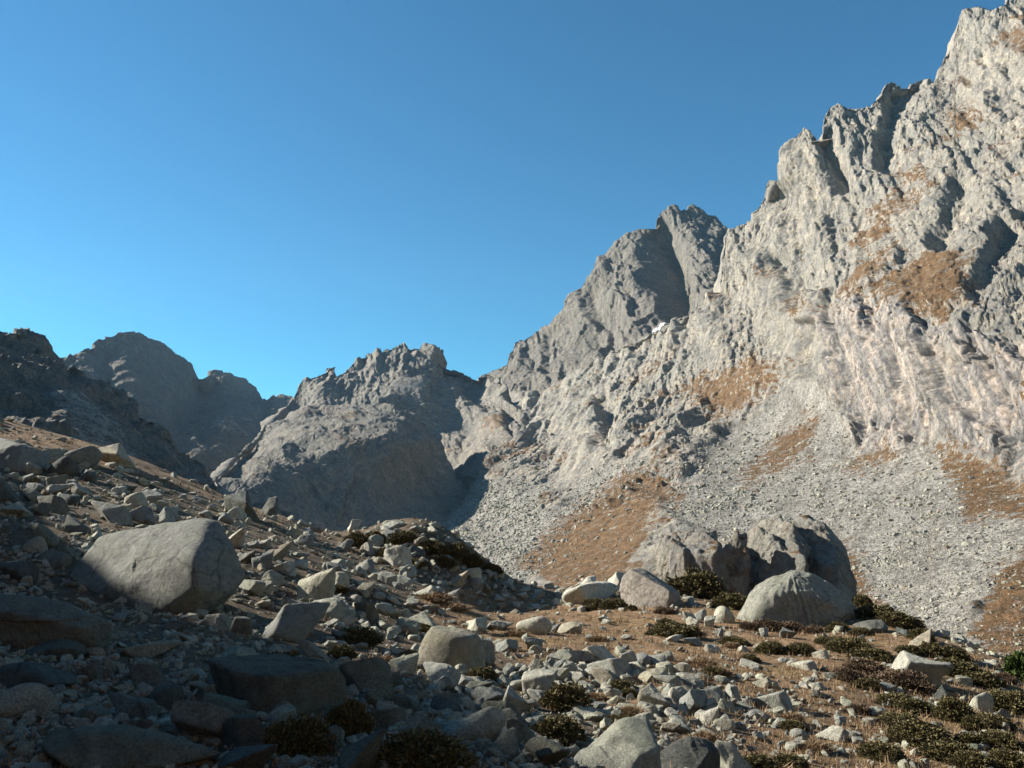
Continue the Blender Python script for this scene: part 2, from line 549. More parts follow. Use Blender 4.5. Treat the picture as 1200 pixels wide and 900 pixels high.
def wall_disp(P, px, py, m):
    wx, wy = warp(px, py, P, 14, 1 / 30.0, 910)
    slab = polys_mask(wx, wy, SLAB, 12)
    soft = np.clip(np.maximum(m['scree'], m['grass'] * 0.55), 0, 1)
    near = sstep(560, 470, py)
    rt = (0.85, -0.52)
    big = rock_disp(P, 8.0, 55.0, 100) + 15 * saw(P, 58.0, rt, 0.30, 140, 0.24) + 7.0 * saw(P, 23.0, rt, 0.34, 150, 0.22) + 2.8 * saw(P, 9.0, rt, 0.30, 160, 0.2) + 1.0 * saw(P, 3.8, rt, 0.36, 170, 0.25)
    # inclined slabs of the lower cliff: long smooth plates leaning to the right
    Q = np.stack([P[..., 0] * 0.5, P[..., 1] - 0.42 * P[..., 2], P[..., 2] * 0.13], -1)
    Q = Q + 2.2 * fbm(P, 1 / 22.0, 3, 77)[..., None]
    fa, ea, va = facets(Q, 1 / 14.0, 120, 1.5)
    fb, eb, vb = facets(Q * np.array([1, 1, 1.6]), 1 / 5.5, 121, 1.5)
    fc, ec, vc = facets(Q * np.array([1, 1, 2.5]), 1 / 2.2, 123, 1.5)
    slabd = 1.5 * fa + 0.95 * fb + 0.35 * fc - 1.7 * (1 - sstep(0, 0.06, ea)) - 0.8 * (1 - sstep(0, 0.06, eb)) + 0.5 * fbm(P, 1 / 4.0, 5, 122)
    slabd = 0.5 * slabd - 1.6 * (1 - sstep(0, 0.05, ea)) - 0.9 * (1 - sstep(0, 0.05, eb)) + 14.0 * saw(P, 27.0, rt, 0.42, 180, 0.19, 0.6) + 4.6 * saw(P, 11.0, rt, 0.40, 185, 0.24, 0.5) + 1.8 * saw(P, 5.0, rt, 0.42, 190, 0.2, 0.5) + 0.8 * saw(P, 2.4, rt, 0.42, 195, 0.25, 0.5)
    d = big * (1 - slab) + (slabd + 0.3 * big) * slab
    # gullies and clefts
    for g in ([(936, 370), (941, 405), (941, 445)], 13, 16, 12), ([(908, 215), (925, 250), (938, 300), (938, 345)], 16, 24, 11), \
            ([(962, 150), (972, 185), (986, 225)], 10, 14, 16), ([(1130, 375), (1147, 420), (1172, 480)], 9, 11, 6), \
            ([(872, 262), (856, 300), (838, 345), (820, 372)], 14, 20, 4), ([(905, 290), (915, 330), (918, 365)], 7, 15, 12), \
            ([(700, 455), (706, 485), (690, 520)], 8, 22, 12), ([(985, 395), (992, 440), (1003, 490)], 5, 9, 4), \
            ([(1060, 80), (1040, 140), (1030, 200)], 8, 22, 12), ([(1130, 200), (1110, 250), (1085, 290)], 8, 20, 10), \
            ([(1180, 250), (1160, 300), (1130, 350)], 8, 20, 8), ([(1060, 400), (1075, 450), (1080, 500)], 5, 9, 5):
        d = d + gully(wx, wy, *g)
    for (cx, cy, r, a) in KNOLLS:
        k = a * np.exp(-(((wx - cx) / r) ** 2 + ((wy - cy) / (r * 0.6)) ** 2))
        d = d * (1 - 0.0 * k) + k * 5.0
        soft = soft * (1 - 0.75 * np.clip(k * 1.3 * sstep(0.0, 0.25, fbm(P, 1 / 14.0, 4, 66)), 0, 1))
    smooth = 1.6 * fbm(P, 1 / 40.0, 3, 130) + 0.7 * fbm(P, 1 / 8.0, 5, 131) + 0.25 * fbm(P, 1 / 1.6, 3, 132)
    lower = 0.55 + 0.45 * near
    fade = sstep(690, 600, py) * 0.6 + 0.4
    return d * (1 - soft) * lower * fade + smooth * soft - 3.0 * soft * m['scree']


WALL_TOP = [(480, 645), (500, 622), (540, 588), (570, 540), (590, 490), (605, 476), (625, 466), (650, 452), (690, 424), (720, 408), (745, 396), (775, 386), (792, 374), (806, 366), (820, 358), (838, 332),
            (846, 300), (852, 270), (866, 263), (880, 258), (888, 240), (897, 222), (905, 210), (911, 212), (914, 195), (924, 170), (935, 155), (943, 149), (950, 156), (963, 158), (965, 140), (971, 126), (985, 123), (1005, 125), (1020, 124),
            (1030, 110), (1036, 96), (1050, 92), (1075, 91), (1090, 95), (1098, 92), (1104, 70), (1117, 55), (1120, 30), (1128, 12), (1140, 8), (1165, 13), (1175, 8), (1178, -8), (1200, -30), (1300, -90), (1500, -180)]
WALL_BOT = [(480, 760), (640, 760), (800, 790), (1000, 830), (1200, 900), (1500, 1000)]
WALL = [(480, 720, 320), (540, 660, 310), (600, 670, 240), (640, 690, 195), (700, 700, 175), (760, 700, 160), (870, 700, 136), (1000, 715, 110), (1100, 755, 88), (1200, 800, 72), (1500, 900, 55),
        (480, 650, 410), (600, 740, 160), (870, 780, 100), (1200, 890, 56),
        (560, 610, 390), (600, 600, 365), (650, 600, 325), (700, 600, 288), (760, 600, 245), (800, 600, 228), (900, 600, 205), (1000, 600, 176), (1100, 600, 148), (1200, 600, 126), (1500, 640, 92),
        (940, 440, 330), (985, 490, 280), (1010, 525, 246), (1080, 530, 212), (1150, 540, 180), (1200, 566, 150), (1500, 650, 105),
        (945, 370, 352), (1000, 345, 316), (1060, 356, 266), (1100, 375, 236), (1200, 392, 198), (1500, 430, 140),
        (1000, 310, 366), (1060, 290, 340), (1120, 280, 308), (1200, 270, 285), (1500, 240, 220),
        (1000, 200, 435), (1100, 150, 420), (1200, 100, 390), (1500, 20, 330),
        (940, 150, 480), (990, 120, 488), (1040, 92, 490), (1095, 92, 482), (1120, 20, 480), (1200, -30, 470), (1500, -180, 420),
        (905, 212, 498), (875, 260, 515), (850, 272, 525), (880, 330, 470), (905, 400, 415), (850, 400, 440), (820, 360, 505), (790, 376, 530), (740, 398, 560), (690, 424, 590), (650, 452, 620), (605, 476, 650),
        (700, 500, 430), (760, 480, 430), (820, 470, 420), (860, 490, 370), (650, 520, 480), (600, 540, 470), (740, 540, 340), (800, 540, 305), (660, 560, 405), (580, 560, 440)]
M_wall = mountain_mat('wall rock', 60.0, 1.3, 0.35)
wall = relief('mountain_wall', 480, 1440, 1150, 720, WALL_TOP, WALL_BOT, WALL, wall_disp, wall_masks, M_wall, power=1.0, jag=2.2, seed=1)

# ---- central peak behind it
PEAK_TOP = [(480, 500), (530, 470), (560, 446), (575, 434), (592, 428), (597, 412), (604, 400), (622, 392), (640, 384), (656, 370), (668, 352), (684, 332), (700, 305), (716, 290), (735, 276), (752, 264), (764, 262), (772, 249), (790, 245), (803, 247),
            (812, 240), (822, 246), (834, 256), (850, 264), (870, 275), (900, 285), (950, 300), (1000, 320)]
PEAK_BOT = [(480, 620), (600, 540), (650, 490), (700, 470), (750, 440), (800, 420), (850, 400), (1000, 400)]
PEAK = [(480, 500, 900), (560, 440, 980), (600, 402, 975), (640, 385, 960), (700, 305, 950), (770, 250, 950), (812, 240, 950), (850, 264, 935), (950, 290, 920), (1000, 320, 900),
        (600, 480, 800), (640, 460, 785), (700, 430, 755), (760, 392, 735), (790, 376, 715), (850, 330, 715), (950, 360, 700), (760, 320, 870), (700, 370, 860), (650, 420, 865), (480, 620, 600), (600, 540, 640), (700, 470, 660), (850, 400, 640)]


def peak_masks(P, px, py):
    wx, wy = warp(px, py, P, 14, 1 / 60.0, 920)
    m = dict(scree=polys_mask(wx, wy, [[(560, 470), (575, 440), (598, 455), (622, 475), (600, 500)], [(735, 415), (775, 385), (795, 372), (800, 392), (770, 420)]], 4),
             grass=np.zeros(px.shape), tone=0.35 * sstep(0, 0.3, fbm(P, 1 / 120.0, 3, 220)) + 0.4 * sstep(330, 360, py) * sstep(690, 720, px))
    m['auto'] = 0.12 * np.ones(px.shape)
    return m


def peak_disp(P, px, py, m):
    wx, wy = warp(px, py, P, 8, 1 / 60.0, 930)
    d = (rock_disp(P, 11.0, 90.0, 200, shear=-0.2, vert=2.2) + 20 * saw(P, 75.0, (1, -0.1), 0.25, 240) + 9 * saw(P, 30.0, (1, -0.1), 0.28, 250) + 3.4 * saw(P, 12.0, (1, -0.1), 0.2, 260, 0.2)) * (1 - m['scree'])
    for g in ([(768, 252), (778, 300), (786, 340), (792, 378)], 15, 18, 50), ([(850, 275), (846, 300), (838, 345)], 10, 20, 9), ([(715, 300), (722, 330), (714, 350)], 8, 16, 18), \
            ([(688, 335), (700, 372), (696, 410)], 8, 16, 14), ([(640, 386), (642, 410), (640, 440)], 6, 14, 12):
        d = d + gully(wx, wy, *g)
    s = np.exp(-(((wx - 735) / 26) ** 2 + ((wy - 335) / 55) ** 2))
    return d + 26 * s


M_peak = mountain_mat('peak rock', 90.0, 0.82)
peak = relief('central_peak', 480, 1000, 560, 330, PEAK_TOP, PEAK_BOT, PEAK, peak_disp, peak_masks, M_peak, jag=3.2, seed=2)

# ---- middle hill
HILL_TOP = [(180, 640), (230, 590), (262, 548), (285, 528), (300, 516), (310, 498), (322, 488), (335, 478), (345, 466), (352, 448), (362, 442), (378, 436), (388, 428), (394, 438), (402, 436), (420, 418), (438, 408), (455, 406), (470, 405), (488, 405), (500, 404), (510, 411), (518, 408), (530, 420),
            (545, 430), (560, 438), (575, 436), (590, 450), (612, 475), (640, 500), (670, 530), (700, 570)]
HILL_BOT = [(180, 720), (400, 720), (560, 720), (700, 740)]
HILL = [(180, 640, 290), (225, 600, 370), (258, 556, 460), (300, 516, 540), (345, 462, 700), (390, 430, 770), (440, 408, 810), (500, 405, 810), (560, 438, 780), (640, 500, 600), (700, 570, 560),
        (330, 490, 640), (400, 480, 660), (470, 470, 670), (520, 460, 710), (560, 465, 690), (380, 455, 690), (440, 440, 720),
        (276, 556, 560), (310, 526, 600), (380, 520, 600), (440, 512, 620), (484, 488, 650), (270, 610, 520), (330, 612, 520), (400, 620, 520), (450, 620, 520), (486, 600, 520),
        (506, 500, 650), (516, 530, 610), (526, 560, 560), (548, 500, 640), (558, 545, 525), (576, 520, 540), (592, 540, 480), (600, 500, 530), (605, 465, 640), (530, 600, 455), (556, 585, 465), (520, 630, 410), (600, 600, 420),
        (180, 720, 300), (225, 660, 380), (400, 690, 430), (520, 690, 375), (620, 700, 380), (700, 740, 400)]


def hill_masks(P, px, py):
    wx, wy = warp(px, py, P, 16, 1 / 50.0, 940)
    m = dict(scree=polys_mask(wx, wy, [[(450, 452), (470, 436), (510, 440), (500, 455), (470, 460)], [(500, 640), (505, 575), (535, 560), (575, 590), (640, 600), (640, 720), (500, 720)]], 6),
             grass=0.5 * polys_mask(wx, wy, [[(500, 600), (520, 588), (540, 610), (535, 640), (500, 650)], [(560, 490), (585, 480), (590, 505), (570, 515)]], 6),
             tone=0.3 * sstep(0, 0.3, fbm(P, 1 / 90.0, 3, 240)))
    m['auto'] = 0.5 * sstep(-0.1, 0.35, fbm(P, 1 / 70.0, 4, 245))
    return m


def hill_disp(P, px, py, m):
    wx, wy = warp(px, py, P, 8, 1 / 50.0, 950)
    d = rock_disp(P, 10.0, 70.0, 300, shear=-0.5, vert=0.75, blocky=0.5) + 9 * saw(P, 48.0, (1, 0.1), 0.35, 340) + 4.5 * saw(P, 19.0, (1, 0.1), 0.3, 350) + 1.8 * saw(P, 8.0, (1, 0), 0.4, 360, 0.2)
    top = sstep(470, 430, py)
    d = d + top * (rock_disp(P, 7.0, 50.0, 310, shear=0.1, vert=2.5) + 14 * saw(P, 42.0, (1, 0), 0.2, 370, 0.2) + 6 * saw(P, 15.0, (1, 0), 0.15, 375, 0.2))
    d = d * (1 - m['scree'] * 0.9)
    for g in ([(512, 412), (540, 440), (580, 470)], 14, 20, 20), ([(590, 450), (596, 500), (580, 545)], 8, 22, 14):
        d = d + gully(wx, wy, *g)
    return d + 1.2 * fbm(P, 1 / 10.0, 4, 312) * m['scree']


M_hill = mountain_mat('hill rock', 60.0, 1.0)
hill = relief('middle_hill', 180, 700, 640, 400, HILL_TOP, HILL_BOT, HILL, hill_disp, hill_masks, M_hill, jag=4.0, seed=3)

# ---- the darker rounded buttress standing before the middle hill
FRONT_TOP = [(150, 690), (180, 650), (225, 600), (258, 556), (280, 536), (296, 522), (310, 508), (322, 498), (336, 489), (352, 484), (372, 480), (400, 475), (425, 471), (448, 470), (470, 474), (486, 482), (498, 492), (508, 506), (520, 530), (534, 558), (548, 586), (566, 612), (590, 640), (620, 680)]
FRONT_BOT = [(150, 760), (620, 760)]
FRONT = [(150, 690, 190), (180, 650, 235), (225, 600, 330), (258, 556, 400), (300, 518, 470), (336, 489, 515), (400, 475, 545), (448, 470, 550), (486, 482, 540), (508, 506, 520), (534, 558, 488), (566, 612, 460), (620, 680, 430),
         (300, 548, 412), (340, 522, 445), (400, 510, 458), (450, 505, 464), (488, 515, 474), (330, 565, 404), (400, 555, 424), (450, 555, 438), (492, 562, 462), (270, 612, 335), (330, 622, 366), (400, 632, 388), (480, 632, 412), (530, 640, 424), (150, 760, 170), (400, 740, 340), (620, 760, 380)]


def front_masks(P, px, py):
    m = dict(scree=np.zeros(px.shape), grass=np.zeros(px.shape), tone=0.3 * sstep(0, 0.3, fbm(P, 1 / 90.0, 3, 640)))
    m['auto'] = 0.55 * sstep(-0.1, 0.35, fbm(P, 1 / 50.0, 4, 645))
    return m


def front_disp(P, px, py, m):
    return (rock_disp(P, 7.5, 66.0, 650, shear=-0.5, vert=0.8, blocky=0.6) + 8 * saw(P, 50.0, (1, 0.1), 0.4, 660, 0.3) + 2.2 * saw(P, 19.0, (1, 0.1), 0.45, 670, 0.25)
            + 4.5 * saw(P, 26.0, (0.35, 0.2), 1.0, 690, 0.3, 0.4) + 1.6 * saw(P, 9.0, (0.35, 0.2), 1.0, 695, 0.3))


M_front = mountain_mat('buttress rock', 55.0, 0.95)
front = relief('front_hill', 150, 620, 560, 330, FRONT_TOP, FRONT_BOT, FRONT, front_disp, front_masks, M_front, jag=2.0, seed=6)

# ---- far left peak
FAR_TOP = [(-300, 480), (-100, 470), (40, 450), (70, 432), (85, 420), (92, 410), (104, 405), (112, 400), (125, 393), (140, 389), (155, 387), (166, 391), (175, 396), (186, 402), (194, 410), (205, 418), (220, 428), (232, 438), (243, 441), (250, 437), (268, 436), (282, 442), (291, 448), (298, 456), (303, 463),
           (312, 469), (318, 462), (328, 461), (338, 462), (350, 470), (380, 480), (450, 500)]
FAR_BOT = [(-300, 640), (100, 640), (300, 640), (450, 640)]
FAR = [(-300, 480, 560), (40, 450, 820), (100, 405, 960), (155, 387, 1080), (200, 415, 1180), (243, 441, 1280), (270, 436, 1360), (303, 463, 1420), (338, 462, 1450), (450, 500, 1500),
       (130, 460, 760), (200, 470, 900), (250, 490, 900), (300, 490, 1080), (340, 500, 1150), (100, 520, 560), (160, 520, 680), (250, 530, 740), (300, 530, 860), (-300, 640, 360), (100, 640, 430), (300, 640, 560), (450, 640, 700)]


def far_masks(P, px, py):
    return dict(scree=0.75 * polys_mask(px, py, [[(180, 480), (240, 470), (300, 490), (320, 520), (220, 520)]], 14) * sstep(-.2, .2, fbm(P, 1 / 60., 3, 5)), grass=np.zeros(px.shape), tone=np.zeros(px.shape), auto=np.full(px.shape, 0.3))


def far_disp(P, px, py, m):
    d = rock_disp(P, 14.0, 110.0, 400, shear=0.2, vert=1.8) + 10 * saw(P, 60.0, (1, 0), 0.2, 440, 0.2) + 9 * saw(P, 26.0, (1, 0), 0.25, 450, 0.2) + 4 * saw(P, 11.0, (1, 0), 0.3, 455, 0.2)
    return d + gully(px, py, [(246, 438), (232, 470), (205, 500)], 16, 30, 50) + gully(px, py, [(118, 396), (128, 430), (122, 470)], 16, 20, 26) + 20 * np.exp(-(((px - 255) / 22) ** 2 + ((py - 500) / 14) ** 2))


M_far = mountain_mat('far rock', 110.0, 0.62)
far = relief('far_peak', -300, 450, 620, 230, FAR_TOP, FAR_BOT, FAR, far_disp, far_masks, M_far, jag=5.0, seed=4)

# ---- near shoulder of the left valley side
SH_TOP = [(-700, 250), (-300, 330), (-80, 372), (0, 388), (30, 392), (45, 398), (58, 412), (75, 424), (95, 432), (112, 442), (132, 452), (160, 474), (185, 494), (205, 512), (240, 545), (270, 572), (300, 596), (330, 622), (365, 648), (420, 680)]
SH_BOT = [(-700, 560), (0, 600), (200, 660), (420, 740)]
SHO = [(-700, 250, 150), (-300, 330, 180), (0, 386, 205), (75, 424, 212), (165, 475, 215), (240, 545, 205), (330, 622, 185), (420, 680, 170), (-300, 470, 100), (0, 520, 105), (100, 550, 108), (200, 590, 115), (300, 650, 125), (420, 740, 120), (60, 470, 150), (150, 520, 158), (-700, 560, 60), (0, 600, 75), (200, 660, 85)]


def sh_masks(P, px, py):
    m = dict(scree=0.9 * polys_mask(*warp(px, py, P, 20, 1 / 20., 61), [[(60, 450), (100, 450), (180, 540), (260, 610), (120, 560), (80, 500)]], 10), grass=np.zeros(px.shape), tone=np.zeros(px.shape))
    m['auto'] = 0.5 * sstep(-0.15, 0.3, fbm(P, 1 / 22.0, 4, 345))
    return m


def sh_disp(P, px, py, m):
    return (rock_disp(P, 5.2, 32.0, 500, shear=0.2, vert=1.2, blocky=1.2) + 5 * saw(P, 26.0, (1, 0), 0.3, 540, 0.2) + 2 * saw(P, 10.0, (1, 0), 0.3, 550, 0.2)) * (1 - 0.7 * m['scree'])


M_sh = mountain_mat('shoulder rock', 32.0, 0.95)
shoulder = relief('near_hill', -700, 420, 800, 300, SH_TOP, SH_BOT, SHO, sh_disp, sh_masks, M_sh, scale=1.15, jag=2.0, seed=5)
# ------------------------------------------------------------------ near ground
G_CTRL = [(0, 900, 4.2), (300, 900, 4.5), (600, 900, 5.2), (850, 900, 8.2), (1050, 900, 9.8), (1200, 900, 10.6),
          (-200, 800, 5.6), (0, 800, 6.3), (300, 800, 7.6), (600, 800, 12.6), (750, 810, 14.0), (900, 800, 16.4), (1050, 800, 17.2), (1200, 830, 16.5),
          (-300, 720, 8.5), (0, 720, 11.0), (100, 725, 13.2), (200, 735, 13.0), (300, 700, 18.0), (400, 680, 24.5), (500, 740, 19.5), (520, 700, 29),
          (0, 620, 20), (-300, 600, 17), (200, 600, 29), (0, 550, 31), (400, 640, 34), (320, 640, 27),
          (0, 492, 46), (60, 506, 46), (130, 524, 45), (200, 555, 44), (250, 578, 43), (330, 606, 42), (400, 626, 40),
          (440, 618, 38), (490, 620, 36), (530, 642, 36), (570, 668, 37), (610, 684, 41), (650, 690, 45), (700, 692, 46), (750, 690, 44), (800, 700, 40), (850, 705, 36), (600, 720, 29), (560, 700, 34), (440, 655, 33), (500, 668, 33),
          (650, 722, 27), (800, 730, 25.5), (700, 770, 18.5), (935, 735, 26), (870, 760, 21.5), (1000, 740, 24), (1000, 708, 31), (1050, 724, 28), (1100, 745, 25.5), (1150, 765, 23.5), (1200, 788, 22), (1350, 850, 17)]
G_FREE = [(-40, 20, 3.0), (-60, 60, 6.0), (-80, 20, 14.0), (-40, 68, 1.0), (-18, 70, -6.0), (-60, 85, 0), (0, 66, -12), (8, 75, -16), (20, 66, -15.5), (26, 46, -13.5), (34, 30, -13), (40, 10, -9.5), (18, 2, -4.2), (8, -5, -3.0), (0, 0, -1.7), (-8, 0, -1.0), (-6, -20, -1.0), (30, -20, -6),
          (-60, -30, 12), (-12, 88, -14), (40, 70, -24), (60, 40, -22), (-30, 95, -6), (0, 95, -24)]
gp = np.array([at(a, b, c) for a, b, c in G_CTRL])
gp = np.concatenate([gp, np.array(G_FREE, float)])


def wcoord(x, y):
    r = np.hypot(x, y) + 3.0
    k = np.log(r / 3.0 + 1.0) * 2.0 / r
    return x * k, y * k


_f = TPS(np.stack(wcoord(gp[:, 0], gp[:, 1]), -1), gp[:, 2], 2e-3)


def ground_z(x, y):
    """Height of the near slope and terrace; out of the picture on the left a rock spur rises above it."""
    u, v = wcoord(x, y)
    z = _f(u, v)
    crest = np.interp(y, [-60, 0, 18, 22.2, 23.3, 24.4, 25.5, 26.2, 27.8, 29.6, 32.6, 34.3, 36.5, 39.8, 43, 46, 50, 60], [30, 24, 20.2, 19.3, 18.5, 17.6, 16.3, 15.7, 15.4, 14.6, 14.1, 13.4, 12.7, 12.0, 10.2, 8.4, 5.0, 0.0])
    sp = crest - 1.15 * np.abs(x + 42.0) + 0.5 * vnoise(x / 4.0, y / 4.0, x * 0, 3)
    z = np.maximum(z, sp)
    P = np.stack([x, y, x * 0], -1)
    r = np.hypot(x, y)
    z = z + 0.55 * fbm(P, 1 / 9.0, 2, 11) * sstep(4, 18, r) + 0.20 * fbm(P, 1 / 2.2, 3, 12) * sstep(2, 8, r) + 0.05 * fbm(P, 1 / 0.5, 3, 13)
    return z


def hit(px, py, d0=3.0, d1=75.0):
    """Where the sight line of a pixel first meets the near ground."""
    px = np.atleast_1d(np.asarray(px, float)); py = np.atleast_1d(np.asarray(py, float))
    Ds = np.exp(np.linspace(np.log(d0), np.log(d1), 260))
    out = np.zeros((len(px), 3)); okk = np.zeros(len(px), bool)
    for s in range(0, len(px), 4000):
        x_, y_ = px[s:s + 4000], py[s:s + 4000]
        P = at(x_[:, None], y_[:, None], Ds[None])
        below = P[..., 2] < ground_grid(P[..., 0], P[..., 1])
        okk[s:s + 4000] = below.any(1)
        i = np.clip(np.argmax(below, 1), 1, len(Ds) - 1)
        lo, hi = Ds[i - 1].copy(), Ds[i].copy()
        for _ in range(12):
            mid = 0.5 * (lo + hi)
            q = at(x_, y_, mid)
            b = q[:, 2] < ground_grid(q[:, 0], q[:, 1])
            hi = np.where(b, mid, hi); lo = np.where(b, lo, mid)
        out[s:s + 4000] = at(x_, y_, hi)
    return out, okk


G_AZ = np.linspace(-40, 40, 900) * math.pi / 180
G_LR = np.linspace(np.log(1.2), np.log(105.0), 760)
_R, _A = np.meshgrid(np.exp(G_LR), G_AZ, indexing='ij')
G_Z = ground_z(_R * np.sin(_A), _R * np.cos(_A))


def ground_grid(x, y):
    """The same height read off the mesh grid (quick)."""
    i = np.clip((np.log(np.hypot(x, y)) - G_LR[0]) / (G_LR[1] - G_LR[0]), 0, len(G_LR) - 1.001)
    j = np.clip((np.arctan2(x, y) - G_AZ[0]) / (G_AZ[1] - G_AZ[0]), 0, len(G_AZ) - 1.001)
    i0 = i.astype(int); j0 = j.astype(int); fi = i - i0; fj = j - j0
    return (G_Z[i0, j0] * (1 - fj) + G_Z[i0, j0 + 1] * fj) * (1 - fi) + (G_Z[i0 + 1, j0] * (1 - fj) + G_Z[i0 + 1, j0 + 1] * fj) * fi


TURF = [[(470, 705), (500, 688), (560, 690), (640, 700), (760, 705), (850, 705), (1000, 712), (1300, 860), (1300, 980), (880, 980), (850, 860), (800, 842), (740, 838), (690, 815), (640, 790), (600, 770), (560, 740), (520, 735)],
        [(-200, 470), (0, 490), (140, 520), (260, 572), (340, 606), (330, 616), (220, 575), (100, 540), (0, 520), (-200, 510)],
        [(1000, 705), (1300, 840), (1300, 980), (1000, 900), (960, 760)]]


def build_ground():
    az = np.concatenate([np.linspace(-180, -40, 90)[:-1], np.linspace(-40, 40, 900), np.linspace(40, 180, 90)[1:]]) * math.pi / 180
    r = np.exp(np.linspace(np.log(1.2), np.log(105.0), 760))
    R, A = np.meshgrid(r, az, indexing='ij')
    x, y = R * np.sin(A), R * np.cos(A)
    z = ground_z(x, y)
    P = np.stack([x, y, z], -1)
    P = np.concatenate([np.broadcast_to(np.array([0, 0, ground_z(np.zeros(1), np.zeros(1))[0]]), (1,) + P.shape[1:]), P], 0)
    with np.errstate(all='ignore'):
        px, py = to_px(P)
    px = np.where(P[..., 1] > 1, px, -999); py = np.where(P[..., 1] > 1, py, 999)
    wx, wy = px + 18 * fbm(P, 1 / 3.0, 4, 51), py + 10 * fbm(P, 1 / 3.0, 4, 52)
    turf = polys_mask(wx, wy, TURF, 9)
    far_turf = sstep(5, 12, P[..., 0])
    turf = np.maximum(turf, far_turf * 0.8)
    me = mesh_from('ground', P.reshape(-1, 3), grid_faces(*P.shape[:2])[:, ::-1], {'turf': turf.ravel()})
    return me


def ground_mat():
    t = NT('turf and soil')
    p = t.pos()
    turf = t.attr('turf')
    n1 = t.noise(p, 0.55, 5, 0.6)
    n2 = t.noise(p, 3.2, 8, 0.72)
    n3 = t.noise(p, 16.0, 6, 0.75)
    g = t.ramp(n2, [(0.28, (0.081, 0.049, 0.025)), (0.45, (0.185, 0.117, 0.062)), (0.58, (0.280, 0.182, 0.102)), (0.75, (0.335, 0.238, 0.142))])
    g = t.mix(t.ramp(n1, [(0.5, 0.0), (0.72, 0.5)]), g, (0.242, 0.173, 0.069))
    s = t.ramp(n2, [(0.3, (0.048, 0.036, 0.025)), (0.5, (0.113, 0.081, 0.048)), (0.66, (0.186, 0.150, 0.100)), (0.8, (0.257, 0.234, 0.186))])
    k = t.math('MULTIPLY', t.math('SUBTRACT', t.math('ADD', turf, t.math('MULTIPLY', t.math('SUBTRACT', n2, 0.5), 1.2)), 0.35), 4.0, True)
    c = t.mix(k, s, g)
    c = t.mix(1.0, c, t.ramp(n3, [(0.3, 0.6), (0.7, 1.35)]), 'MULTIPLY')
    nb = t.bump(t.noise(p, 5.0, 9, 0.75), 0.16, 0.9)
    nb = t.bump(t.noise(p, 30.0, 5, 0.7), 0.03, 0.8, nb)
    return t.done(c, nb)


M_ground = ground_mat()
ground = link('ground', build_ground(), M_ground, kind='structure')
# the valley floor under everything, out to the horizon
ang = np.linspace(0, 2 * math.pi, 97)[:-1]
rr = np.array([0, 150, 600, 1500, 2500, 3500.0])
V = [(r * math.cos(a), r * math.sin(a), -75.0) for r in rr for a in ang]
i = np.arange(len(V)).reshape(len(rr), len(ang))
F = np.stack([i[:-1], np.roll(i[:-1], -1, 1), np.roll(i[1:], -1, 1), i[1:]], -1).reshape(-1, 4)[:, ::-1]
link('terrain', mesh_from('terrain', V, F, {'turf': np.ones(len(V))}), M_ground, kind='structure')

# unseen slope added behind the camera to block some of the sky fill
a = np.linspace(-110, -255, 120) * math.pi / 180
k = np.linspace(0, 1, 40)
A2, K2 = np.meshgrid(a, k)
rad = 70 + 170 * K2
hz = -20 + 165 * K2 ** 1.1 * (0.8 + 0.3 * np.sin(A2 * 3.0))
Pv = np.stack([rad * np.sin(A2), rad * np.cos(A2), hz], -1)
Pv = Pv + (6.0 * fbm(Pv, 1 / 40.0, 4, 600, True))[..., None] * np.array([0, 0, 1.0])
link('hill', mesh_from('hill', Pv.reshape(-1, 3), grid_faces(*Pv.shape[:2]), {'turf': np.ones(Pv[..., 0].size)}), M_ground, kind='structure')
# ------------------------------------------------------------------ rock shapes
def ico(sub):
    bm = bmesh.new()
    bmesh.ops.create_icosphere(bm, subdivisions=sub, radius=1.0)
    v = np.array([p.co[:] for p in bm.verts]); f = np.array([[p.index for p in q.verts] for q in bm.faces])
    bm.free()
    return v / np.linalg.norm(v, axis=1, keepdims=True), f


ICO = {k: ico(k) for k in (1, 2, 3, 4, 5, 6)}


def solid(dirs, N, d, p):
    """Radius of a convex block bounded by planes (normal N, distance d), its edges worn by the exponent p."""
    t = np.maximum(dirs @ N.T, 0) / d
    return (t ** p).sum(1) ** (-1.0 / p)


